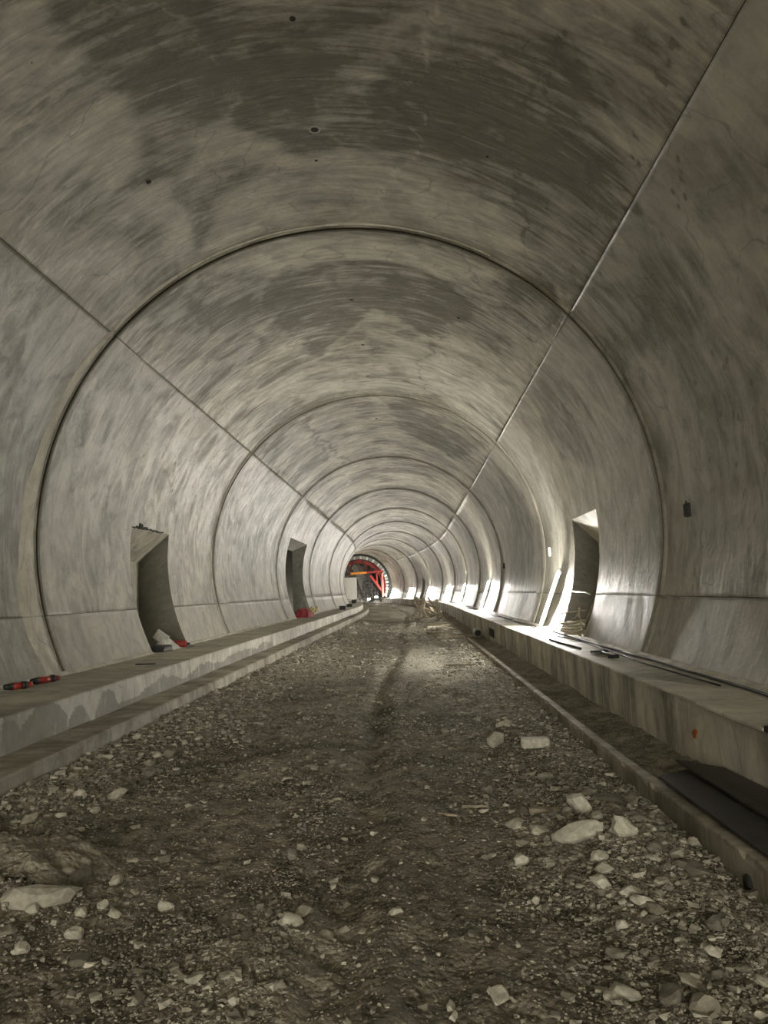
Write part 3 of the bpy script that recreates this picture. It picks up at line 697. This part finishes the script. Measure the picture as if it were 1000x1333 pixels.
# pocket in the bench face and drain holes in the kerb
m = MB(); m.box(at(23.6, 2.475, .27), (.03, 1.3, .26)); m.build('face_pocket', M['gap'], trim_2)
m = MB(); c = at(4.42, 1.842, -.03); m.tube([c, c+Vector((.03, 0, 0))], .055, 14); m.build('drain_hole', M['gap'], trim_2, True)
# pipe stub in the right channel
pp = empty('pipe_stub', at(25.2, 2.18, .02)); tag(pp, 'short grey pipe end lying in the channel beside the right bench', 'pipe')
def hollow(path, r0, r1, n=16):
    m = MB(); V = []; a, b = [Vector(p) for p in path]; t = (b-a).normalized(); u = t.cross(Vector((0, 0, 1))).normalized(); w = t.cross(u)
    for p, r in ((a, r0), (b, r0), (b, r1), (a, r1)):
        V += [p+(u*math.cos(2*math.pi*k/n)+w*math.sin(2*math.pi*k/n))*r for k in range(n)]
    m.add(V, [(j*n+k, j*n+(k+1) % n, ((j+1) % 4)*n+(k+1) % n, ((j+1) % 4)*n+k) for j in range(4) for k in range(n)]); return m
hollow([(0, 0, .14), (.05, 1.3, .14)], .13, .115).build('pipe_wall', M['steel'], pp, True)
m = MB(); m.tube([(0.01, .25, .14), (.012, .3, .14)], .114, 16); m.build('bore_dark', M['gap'], pp)  # dark disc inside the pipe, standing for the shade in its open bore

# coil of hose and rubbish in the right niche
hc = empty('hose_coil', at(15.6, 3.35, .632)); tag(hc, 'pale yellow hose wound in a loose coil at the foot of the right niche', 'hose')
pts = []
for i in range(110):
    a = i*.26; r = .27+.05*math.sin(i*.37)+.02*math.sin(i*1.3); pts.append((r*math.cos(a)*.75, r*math.sin(a)*1.25, .03+i*.0022+.03*max(0, math.sin(a*1.1))))
pts += [(.1, -.3, .30), (.05, -.35, .45), (.1, -.2, .58), (.15, 0, .5), (.1, .2, .35)]
m = MB(); m.tube(pts, .022, 7); m.build('hose', M['yellow'], hc, True)
m = MB(); m.tube([(.1, .2, .35), (.06, .27, .33)], [.03, .036], 10); m.build('coupling', M['steel'], hc, True)
wb = empty('timber_frame', at(16.0, 3.75, .632)); tag(wb, 'tangle of broken laths standing behind the hose coil in the right niche', 'wood')
for a, b, w in (((-.3, -.5, .0), (.2, .2, .65), .05), ((-.2, .4, 0), (.1, -.3, .5), .045), ((-.45, 0, .28), (.3, .1, .32), .06), ((-.5, .35, .45), (.1, .45, .5), .05), ((.05, -.7, 0), (.3, -.6, 1.0), .07)):
    m = MB(); m.bar(a, b, w, w*.5); m.build('lath', M['wood'], wb)
st = MB(); st.tube([tuple(P(15.0, 4.60, 1.50)), tuple(P(15.9, 4.72, 1.53)), tuple(P(17.1, 4.62, 1.56))], .014, 6)
tag(st.build('tie_rod', M['white'], None, True), 'pale rod spanning the right niche at half height', 'rod')
st = MB(); st.tube([tuple(P(16.95, 4.60, 1.55)), tuple(P(16.9, 4.52, 1.1)), tuple(P(16.8, 4.40, .75))], .010, 6)
tag(st.build('hanging_cord', M['steel'], None, True), 'thin grey cord hanging from the rod in the right niche', 'cord')

# ------------------------------------------------------------------ things on the left bench
def plug(s, x, label, L=.26, a=1.0):
    root = empty('cable_plug', at(s, x, .6), a); tag(root, label, 'plug', 'red cable plugs on the left bench')
    m = MB(); m.tube([(0, 0, .045), (L, 0, .045)], .043, 12); m.build('plug_body', M['red'], root, True)
    m = MB(); m.tube([(-.10, 0, .045), (0, 0, .045)], [.032, .046], 12); m.build('collar', M['black'], root, True)
    m = MB(); m.tube([(L, 0, .045), (L+.06, 0, .045)], .05, 12); m.build('locking_ring', M['black'], root, True)
    m = MB(); m.tube([(L+.06, 0, .045), (L+.13, 0, .045)], .035, 12); m.build('nose', M['red'], root, True)
plug(9.9, -5.16, 'red plug with a black collar lying on the left bench beside the joint', .2, 1.1)
plug(9.3, -5.18, 'red and black plug half out of frame at the left picture edge', .12, .9)
m = MB(); m.box(at(12.34, -4.57, .607), (.34, .05, .02)); tag(m.build('steel_flat', M['black']), 'small flat black bar on the left bench before the niche', 'bar')
ps = empty('cement_sack', at(15.9, -5.45, .6)); tag(ps, 'crumpled white paper sack standing in the left niche', 'sack')
def crumple(name, w, d, h, mat, parent, n=12, amp=.05, peak=True, seed=1):
    V = []; F = []
    for i in range(n+1):
        for j in range(n+1):
            u = i/n*2-1; v = j/n*2-1; r = max(abs(u), abs(v))
            z = h*((1-abs(u)**1.3)*(1-abs(v)**1.5) if peak else (1-r**5))+amp*float(fbm(u*2.3+seed*3, v*2.3, 3))*(1-r**6)
            V.append((u*w/2, v*d/2, max(z, 0) if r < 1 else 0))
    F = [tuple(f) for f in grid_faces(n+1, n+1)]; b = len(V)
    ringi = [i*(n+1) for i in range(n+1)]+[n*(n+1)+j for j in range(1, n+1)]+[i*(n+1)+n for i in range(n-1, -1, -1)]+[j for j in range(n-1, 0, -1)]
    F.append(tuple(ringi)); m = MB(); m.add(V, F); return m.build(name, mat, parent)
crumple('sack_body', .55, .7, .30, M['white'], ps, amp=.07); 
m = MB(); m.box((-.05, -.12, .27), (.30, .05, .2), Matrix.Rotation(.6, 3, 'Y'), jit=.012); m.build('sack_flap', M['white'], ps)
m = MB(); m.box(at(15.25, -5.42, .662), (.5, .55, .12), jit=.01); tag(m.build('tool_case', M['black']), 'low black case in the left niche in front of the white sack', 'case')
rd = empty('red_canister', at(16.3, -5.30, .6)); tag(rd, 'red canister lying on its side in the left niche', 'canister')
m = MB(); m.tube([(-.2, 0, .08), (-.17, 0, .08), (.16, 0, .08), (.2, 0, .08)], [.05, .08, .08, .05], 14); m.build('body', M['red'], rd, True)
m = MB(); m.tube([(.2, 0, .08), (.26, 0, .08)], .025, 10); m.build('cap', M['black'], rd, True)
# cross passage on the left: red tarpaulin, yellow bits, folding frame
tp = empty('red_tarpaulin', at(34.6, -5.35, .6)); tag(tp, 'dark red tarpaulin heaped over rubbish at the mouth of the left passage', 'tarpaulin')
o = crumple('cloth', .9, 3.8, .42, plain('red_cloth', (.25, .012, .02), .6), tp, 18, .16, True, 4); o.location = (.0, .9, 0)
tf = empty('folding_trestle', at(37.4, -5.6, .6), .2); tag(tf, 'dark folding trestle standing in the left passage behind the red tarpaulin', 'trestle')
for a, b in (((-.35, 0, 0), (0, 0, .95)), ((.35, 0, 0), (0, 0, .95)), ((-.3, .5, 0), (0, .5, .95)), ((.3, .5, 0), (0, .5, .95)), ((0, 0, .95), (0, .5, .95))):
    m = MB(); m.bar(a, b, .04); m.build('leg' if a[2] == 0 else 'top_rail', M['steel'], tf)
ym = MB()
yb = empty('yellow_bundle', at(37.0, -5.1, .6)); tag(yb, 'small yellow bundle behind the red tarpaulin on the left bench', 'bundle')
for i in range(4):
    m = MB(); m.bar((.12*i-.2, -.2, .12+.05*(i % 2)), (.1*i-.1, .35, .42-.07*(i % 3)), .07, .06); m.build('strip', plain('yellow_strip', (.55, .42, .08), .5) if i == 0 else bpy.data.materials['yellow_strip'], yb)
for i, (s, x, w, h, lb) in enumerate(((47.0, -4.55, .5, .22, 'first dark box on the left bench beyond the passage'), (55.5, -4.75, .9, .2, 'long low dark box on the left bench further in'), (73, -4.9, .8, .3, 'farthest dark box on the left bench near the gantry'))):
    bx = empty('storage_box', at(s, x, .6)); tag(bx, lb, 'box', 'dark boxes on the left bench')
    m = MB(); m.box((0, 0, h/2), (.4, w, h)); m.build('box_body', M['black'], bx)
    m = MB(); m.box((0, 0, h+.015), (.44, w+.04, .04)); m.build('box_lid', M['gap'], bx)

# ------------------------------------------------------------------ black sheets in the right channel
def black_sheet(corners, label, t=.018):
    c = [Vector(p) for p in corners]; n = 14; V = []
    for i in range(n+1):
        for j in range(5):
            u = i/n; v = j/4; p = (c[0]*(1-u)+c[3]*u)*(1-v)+(c[1]*(1-u)+c[2]*u)*v
            V.append(p+Vector((0, 0, .006*float(fbm(u*3, v*2+t*100, 2)))))
    k = len(V); V += [p-Vector((0, 0, t)) for p in V]; g = grid_faces(n+1, 5)
    F = [tuple(f) for f in g]+[tuple(f+k)[::-1] for f in g]
    ring = [j for j in range(5)]+[i*5+4 for i in range(1, n+1)]+[n*5+j for j in range(3, -1, -1)]+[i*5 for i in range(n-1, 0, -1)]
    F += [(ring[i], ring[(i+1) % len(ring)], ring[(i+1) % len(ring)]+k, ring[i]+k) for i in range(len(ring))]
    m = MB(); m.add(V, F); o = m.build('black_board', M['board']); tag(o, label, 'board'); return o
M['board'] = plain('black_board', (.022, .021, .019), .42, sc=5, var=.4)
black_sheet([at(6.1, 1.92, .15), at(6.35, 2.26, .15), at(2.6, 2.32, .20), at(2.4, 1.93, .19)], 'black board lying flat between the right kerb and the bench, nearer the gravel')
black_sheet([at(6.5, 2.19, .185), at(6.15, 2.46, .20), at(2.4, 2.47, .31), at(2.6, 2.20, .22)], 'black board tilted against the foot of the right bench face')

# ------------------------------------------------------------------ stones
def rock_mesh(seed, sub=2, flat=.8, chop=9):
    import bmesh
    bm = bmesh.new(); bmesh.ops.create_icosphere(bm, subdivisions=sub, radius=1); r = np.random.default_rng(seed)
    dirs = r.normal(size=(chop, 3)); dirs /= np.linalg.norm(dirs, axis=1)[:, None]; ds = r.uniform(.48, .78, chop)
    for v in bm.verts:
        p = np.array(v.co)
        for d, k in zip(dirs, ds):
            t = p @ d
            if t > k: p = p-d*(t-k)*.95
        p = p*(1+.07*r.normal()); v.co = Vector(p*(1, r.uniform(1, 1) , flat))
    me = bpy.data.meshes.new('stone'); bm.to_mesh(me); bm.free()
    for q in me.polygons: q.use_smooth = False
    return me
protos = {k: [rock_mesh(i+s0) for i in range(8)] for k, s0 in (('stone', 0), ('pale_stone', 40), ('dark_stone', 80))}
for k in protos:
    for me in protos[k]: me.materials.append(M[k])
def stone(x, y, r, label, group=None, kind='stone', sc=(1, 1, 1), i=None, cat='stone', name='stone', sink=.25, z=None, rot=None):
    o = bpy.data.objects.new(name, protos[kind][random.randrange(8) if i is None else i]); C.objects.link(o)
    zz = float(floor_z(np.array(x), np.array(y))) if z is None else z
    o.location = Vector(PW(y, x, zz))+Vector((0, 0, r*sc[2]*.65*(1-sink*1.6))); o.scale = (r*sc[0], r*sc[1], r*sc[2]); o.rotation_euler = (random.uniform(-.25, .25), random.uniform(-.25, .25), random.uniform(0, 6.3)) if rot is None else (0, 0, rot)
    tag(o, label, cat, group); return o
big = [(.86, 8.32, .15, (1.25, .7, .75), 'pale_stone', 'wedge-shaped pale stone left of the worked stone block'),
       (1.06, 9.3, .12, (1.0, .8, .7), 'pale_stone', 'small squarish pale stone behind the wedge-shaped one'),
       (1.12, 5.35, .12, (1, .8, .8), 'pale_stone', 'pale upright stone at the top of the rubble heap by the right kerb'),
       (1.02, 4.92, .17, (1.3, .6, .6), 'pale_stone', 'broad flat stone in the middle of the right rubble heap'),
       (1.28, 4.88, .11, (1, .9, .8), 'pale_stone', 'cracked pale stone at the right end of the flat stone in the heap'),
       (.60, 4.68, .075, (1.1, .8, .8), 'pale_stone', 'single pale stone left of the right rubble heap'),
       (1.42, 5.65, .12, (1.5, .9, .55), 'dark_stone', 'large earth-covered stone between the rubble heap and the right kerb'),
       (1.55, 4.45, .10, (.7, 1.1, .6), 'dark_stone', 'tall grey stone beside the right kerb below the heap'),
       (1.25, 5.75, .08, (1, 1, .8), 'dark_stone', 'brownish stone behind the right rubble heap'),
       (-2.58, 6.28, .13, (1.1, .7, .5), 'pale_stone', 'pale flat stone near the left kerb'),
       (-2.85, 6.2, .08, (1, .8, .7), 'pale_stone', 'smaller stone just left of the pale flat stone by the left kerb'),
       (-1.44, 4.2, .055, (1.1, .8, .9), 'pale_stone', 'lone pale stone on dark soil at lower left'),
       (-.84, 4.9, .05, (1, .9, 1), 'stone', 'upright stone left of the middle wheel track'),
       (-.70, 3.9, .07, (1, .9, .8), 'pale_stone', 'blocky stone on the gravel patch at bottom centre'),
       (-.64, 4.05, .05, (1.2, .8, .8), 'pale_stone', 'small pale stone touching the blocky stone at bottom centre'),
       (-.50, 3.9, .05, (1.4, .8, .6), 'stone', 'elongated stone right of the blocky stone at bottom centre'),
       (.60, 4.15, .035, (1, 1, .9), 'pale_stone', 'round pale pebble below the single pale stone at right'),
       (.30, 3.25, .06, (1.2, .8, .5), 'stone', 'flat stone in the soil at bottom right of centre'),
       (-2.12, 4.08, .19, (1.3, .6, .5), 'stone', 'long lumpy rock slab at lower left, in front of a hollow'),
       (-2.02, 4.38, .10, (1.1, .8, .6), 'stone', 'grey rock behind the hollow at lower left'),
       (.29, 3.02, .045, (1, .9, .6), 'dark_stone', 'dark flat pebble in a small cluster at bottom'),
       (-1.02, 3.35, .05, (.7, 1.1, .7), 'pale_stone', 'upright oval stone near the bottom edge, left of centre')]
for x, y, r, sc, k, lb in big: stone(x, y, r, lb, kind=k, sc=sc, rot=(.35 if 'lumpy' in lb else None))
# sawn block
m = MB(); c = at(8.12, 1.26, float(floor_z(np.array(1.26), np.array(8.12)))+.045); m.box((0, 0, 0), (.30, .16, .10), jit=.008)
bk = m.build('stone_block', M['pale_stone']); bk.location = c; bk.rotation_euler = (.05, .0, -.06); tag(bk, 'pale rectangular stone block with rounded ends on the gravel', 'stone')
# the soil-covered spoil slab at the left edge
def spoil():
    n = 46; V = []; 
    for i in range(n):
        for j in range(n):
            u = i/(n-1)*2-1; v = j/(n-1)*2-1; e = np.clip(1.15-math.hypot(u, v*1.05)-.22*float(fbm(u*2.6, v*2.6+4, 3)), 0, 1)
            x = -2.55+u*.62; y = 4.72+v*.42-u*.10
            z = float(floor_z(np.array(x), np.array(y)))-.03+min(e*1.6, 1)**.6*.10+(.03*float(fbm(u*5, v*5, 5)) if e > 0 else 0)
            V.append(PW(y, x, z))
    me = mesh_from('spoil_slab', V, grid_faces(n, n)[:, ::-1], uv=[(v[0], v[1]) for v in V], attr={'pale': [.28+.3*float(vnoise(v[0]*9, v[1]*9)) for v in V]}, smooth=False)
    tag(link('spoil_slab', me, M['soil']), 'broad crusted slab of spoil at the left picture edge', 'slab')
spoil()
def where(gp, x, y):
    if 'strip' in gp: return ', nearest part' if y < 3.8 else ', near the flat stone' if y < 5.6 else ', far part'
    if 'bank' in gp: return ', near end' if y < 6.5 else ', middle' if y < 12 else ', far end'
    if 'spoil' in gp: return ', left side' if x < -2.1 else ', right side'
    return ', left half' if x < -.3 else ', right half'
zones = [
 (140, lambda: (random.gauss(1.2, .32), random.gauss(4.6, 1.2)), (.020, .07), lambda x, y: .5 < x < 1.82 and 2.6 < y < 8, 'stone in the rubble strip beside the right kerb', 'stones of the rubble strip beside the right kerb'),
 (85, lambda: (random.uniform(-3.5, -2.3), 3.8+12*random.random()**1.3), (.03, .085), lambda x, y: not (-3.2 < x < -1.9 and y < 5.1), 'stone in the rubble bank along the left kerb', 'stones of the rubble bank along the left kerb'),
 (40, lambda: (random.gauss(-2.1, .35), random.gauss(4.0, .5)), (.02, .06), lambda x, y: -3.2 < x < -1.3 and 3 < y < 5.2, 'stone around the spoil slab at lower left', 'stones around the spoil slab at lower left'),
 (50, lambda: (random.uniform(-1.2, .8), 2.5+random.random()**1.5*9), (.015, .035), lambda x, y: y > 2.5, 'pebble lying loose on the soil of the roadway', 'loose pebbles on the roadway'),
]
for cnt, fn, (a, b), ok, lb, gp in zones:
    i = 0
    while i < cnt:
        x, y = fn()
        if not ok(x, y): continue
        r = a+(b-a)*random.random()**2.2; kd = random.choice(['stone', 'stone', 'pale_stone', 'dark_stone'])
        tone = {'stone': 'grey', 'pale_stone': 'pale', 'dark_stone': 'dark earthy'}[kd]; size = 'large' if r > a+.45*(b-a) else 'small'
        stone(x, y, r, f'{size} {tone} {lb}{where(gp, x, y)}', gp, kind=kd, sc=(random.uniform(.8, 1.4), random.uniform(.7, 1.1), random.uniform(.5, .95))); i += 1

def gravel():
    base = np.array([(x, y, z) for x in (-1, 1) for y in (-1, 1) for z in (-1, 1)], float)
    Q = np.array([(0, 1, 3, 2), (4, 6, 7, 5), (0, 4, 5, 1), (2, 3, 7, 6), (0, 2, 6, 4), (1, 5, 7, 3)])
    r = np.random.default_rng(11); K = 330000
    y = 2.2*np.exp(r.random(K)*math.log(42/2.2)); x = r.uniform(-3.55, 1.86, K)
    clump = fbm(x*1.4+8, y*1.1, 4)
    dens = .10+.55*np.clip(clump, 0, 1)
    dens += 1.0*np.clip((-2.2-x)/.8, 0, 1)+1.0*np.exp(-((x-1.15)/.5)**2)*np.clip((9-y)/4, 0, 1)+.5*np.clip((x-1.1)/.4, 0, 1)
    dens += .8*np.exp(-((x+.75)/.5)**2-((y-3.6)/.5)**2)+.6*np.exp(-((x+2.2)/.5)**2-((y-4.2)/.6)**2)
    dens *= np.clip(.6+y/9, .6, 1.3)
    dens *= 1-.65*np.exp(-((x+.55-.1*np.sin(y*.35))/.17)**2)-.5*np.exp(-((x-.15)/.4)**2-((y-20)/4)**2)
    k = r.random(K) < dens*.62; x = x[k]; y = y[k]; n = len(x)
    sz = .0042*(1-r.random(n))**(-.36); sz = np.minimum(sz, .026)*np.clip(.75+y/14, .8, 2.4)
    z = floor_z(x, y)
    c = PW(y, x, z+sz*.25)
    ax = np.stack([r.uniform(.8, 1.7, n), r.uniform(.6, 1.1, n), r.uniform(.35, .8, n)], 1)*sz[:, None]
    v = base[None]*(1+r.uniform(-.75, .1, (n, 8, 3)))
    v = v*ax[:, None, :]; a = r.uniform(0, 6.28, n); t = r.uniform(-.5, .5, n)
    ca, sa, ct, st = np.cos(a)[:, None], np.sin(a)[:, None], np.cos(t)[:, None], np.sin(t)[:, None]
    Y, Z = v[..., 1]*ct-v[..., 2]*st, v[..., 1]*st+v[..., 2]*ct; X = v[..., 0]
    X, Y = X*ca-Y*sa, X*sa+Y*ca
    V = np.stack([X, Y, Z], -1)+c[:, None, :]
    F = (Q[None]+(np.arange(n)*8)[:, None, None]).reshape(-1, 4)
    print('gravel stones', n)
    o = link('gravel', mesh_from('gravel', V.reshape(-1, 3), F, smooth=False), M['stone'])
    tag(o, 'fine grey-brown gravel scattered over the tunnel floor', 'gravel', kind='stuff')
    # same grit on the loose fill beside the right bench
gravel()

# laths, sticks and rubble further in
def lath(s, x, L, a, label, w=.06, t=.025, group=None, z=None, tilt=0.0):
    zz = float(floor_z(np.array(x), np.array(s))) if z is None else z; m = MB(); m.box((0, 0, 0), (w, L, t), jit=.003)
    o = m.build('lath', M['wood']); o.location = Vector(PW(s, x, zz))+Vector((0, 0, t*.6+math.sin(abs(tilt))*L/2)); o.rotation_euler = (tilt, 0, a+heading(s)); tag(o, label, 'wood', group)
lath(17.2, 1.08, .75, 1.35, 'pale wooden lath lying across the gravel near the right kerb', .09, .04)
lath(5.85, .42, .20, 1.5, 'short pale stick on the soil left of the right rubble heap', .022, .02)
lath(5.65, .2, .16, 1.1, 'thin pale splinter left of the short stick', .016, .015)
lath(5.6, .95, .3, 1.5, 'slim pale stick lying behind the right rubble heap', .04, .03)
for i in range(16):
    lath(random.uniform(26, 40), random.uniform(.7, 1.9), random.uniform(.6, 1.8), random.uniform(.2, 2.8), 'pale broken plank strewn on the floor before the leaning timbers', .24, .09, 'planks strewn on the floor before the leaning timbers')
for i in range(15):
    lath(random.uniform(46, 52), random.uniform(.2, 1.6), random.uniform(1.2, 2.0), random.uniform(-.8, .8)+(0 if i % 2 else 1.5), 'timber piled up on end at the far right of the floor', .2, .12, 'timbers leaning in a pile by the right bench', tilt=random.uniform(.35, .9))
for i in range(26):
    s = random.uniform(20, 45); stone(random.choice([random.uniform(-3.3, -2.3), random.uniform(.9, 1.75)]), s, random.uniform(.08, .18), 'lump of rubble lying further down the tunnel', 'rubble lumps further down the tunnel', kind='pale_stone', sc=(1.3, .8, .6))

# ------------------------------------------------------------------ formwork gantry at the end of the lined part
GS = 111.2
g = empty('formwork_gantry', P(GS, 0, 0), heading(GS)); tag(g, 'red steel formwork gantry filling the tunnel at the end of the lining', 'gantry')
GR = plain('gantry_red', (.34, .028, .02), .5); GM = plain('gantry_maroon', (.14, .022, .018), .6); GO = plain('gantry_orange', (.75, .28, .03), .5); GK = plain('gantry_dark', (.05, .045, .04), .7); GG = plain('shutter_green', (.30, .36, .31), .6)
def arc(r0, r1, a0, a1, y0, y1, n=40):
    m = MB(); V = []
    for i in range(n+1):
        t = math.radians(a0+(a1-a0)*i/n)
        for r, y in ((r0, y0), (r1, y0), (r1, y1), (r0, y1)): V.append((r*math.cos(t), y, AZ+r*math.sin(t)))
    F = [(i*4+k, i*4+(k+1) % 4, (i+1)*4+(k+1) % 4, (i+1)*4+k) for i in range(n) for k in range(4)]+[(0, 1, 2, 3), (n*4+3, n*4+2, n*4+1, n*4)]
    m.add(V, F); return m
arc(4.55, 4.79, -26, 206, 0, 9, 60).build('end_rim', M['black'], g)
for i in range(34):
    a = -24+i*6.75; arc(4.05, 4.48, a, a+5.0, .1+(i % 3)*.03, .5, 3).build('shutter_panel', GG if i % 2 else M['white'], g)
for y in (.7, 3.0, 6.0): arc(3.45, 3.85, -22, 202, y, y+.3, 48).build('arch_rib', GR if y < 1 else GK, g)
px = lambda x, y: ((x-469)/8.5, AZ+(763-y)/8.5)
def mem(name, a, b, w, mat, y=.4):
    (x0, z0), (x1, z1) = px(*a), px(*b); m = MB(); m.bar((x0, y, z0), (x1, y, z1), w, w); m.build(name, mat, g)
mem('deck_beam', (457, 747.5), (478, 746.5), .34, GO, .2); mem('cross_beam', (440, 748), (457, 747.5), .4, GK, .2); mem('cross_beam', (478, 746.5), (500, 745), .36, GR, .2)
for a, b, w in (((455, 745), (463, 731), .25), ((462, 729), (475, 729), .3), ((474, 730), (480, 744), .32), ((489, 733), (499, 744.5), .32), ((483, 750), (497.6, 770), .34), ((466, 731), (470, 745), .2), ((484, 738), (484, 745), .25), ((492, 748), (492, 762), .2)):
    mem('brace', a, b, w, GR if a[1] > 746 or a[0] > 488 else GM, .5)
for a, b, w in (((449, 730), (500, 733), .25), ((462, 748), (476, 778), .2), ((458, 748), (474, 778), .16), ((478, 722), (478, 745), .25), ((490, 727), (490, 745), .2)):
    mem('brace', a, b, w, GK, 2.0)
mem('post', (499, 748), (499, 779), .3, plain('gantry_pink', (.62, .22, .18), .5), .3); mem('post', (503, 750), (504, 779), .4, GR, .8)
for ix in range(6):
    mem('scaffold_post', (474+ix*4, 758), (474+ix*4, 780), .14, GK, 1.2)
for iz in range(5): mem('scaffold_rail', (474, 760+iz*4.5), (495, 760+iz*4.5), .13, GK, 1.2)
for ix in range(0, 5, 2): mem('scaffold_brace', (474+ix*4, 760), (478+ix*4, 778), .1, GK, 1.3)
m = arc(3.3, 3.4, 150, 207, .6, 6.0, 14); m.build('side_shutter', M['white'], g)
m = MB(); m.box((-1.45, .5, 2.3), (2.0, .08, 3.3)); m.build('screen_sheet', M['white'], g)
for x, z, lb in ((1.2, .45, 'white work lamp low on the gantry, left of the pair'), (2.35, .7, 'white work lamp low on the gantry, right of the pair')):
    q = empty('work_lamp', P(GS-.5, x, 0), heading(GS)); tag(q, lb, 'lamp')
    m = MB(); m.box((0, 0, z+.15), (.5, .12, .3)); m.build('lamp_body', M['black'], q)
    m = MB(); m.box((0, -.065, z+.15), (.44, .02, .24)); m.build('lamp_face', emit('work_lamp_face_'+str(int(z*10)), (1, .98, .95), 14), q)
    m = MB(); m.bar((0, 0, -.25), (0, 0, z), .05); m.build('lamp_stand', M['steel'], q)
# the unlined tunnel behind the gantry
def rock_tunnel():
    ss = np.linspace(111.12, 136, 26); ts = np.linspace(-.75, math.pi+.75, 60); S, T = np.meshgrid(ss, ts, indexing='ij')
    r = R+.15+.3*fbm(S*.6, T*3, 4)*(S > 111.3); V = P(S, r*np.cos(T), AZ+r*np.sin(T)); m_ = len(ts)
    F = [tuple(f) for f in grid_faces(*S.shape)]+[tuple(range(25*m_, 26*m_))]
    me = mesh_from('rock_face', V.reshape(-1, 3), F, uv=np.stack([T.ravel()*R, S.ravel()], 1), attr={'stain_shade': np.full(S.size, .3)}, smooth=False)
    o = link('trim_3', me, plain('blasted_rock', (.10, .095, .085), .9, sc=2, var=.5, bump=1)); tag(o, kind='structure')
rock_tunnel()
# lamps behind the gantry that light the unlined part
m = emit('far_tube', (1, .98, .94), 18)
q = empty('work_lamp', P(122, -2.5, 0), heading(122)); tag(q, 'floodlight standing in the unlined tunnel behind the gantry', 'lamp')
b_ = MB(); b_.box((0, 0, 1.9), (.6, .1, .4)); b_.build('lamp_face', m, q); b_ = MB(); b_.bar((0, .05, -.3), (0, .05, 1.7), .06); b_.build('lamp_stand', M['steel'], q)
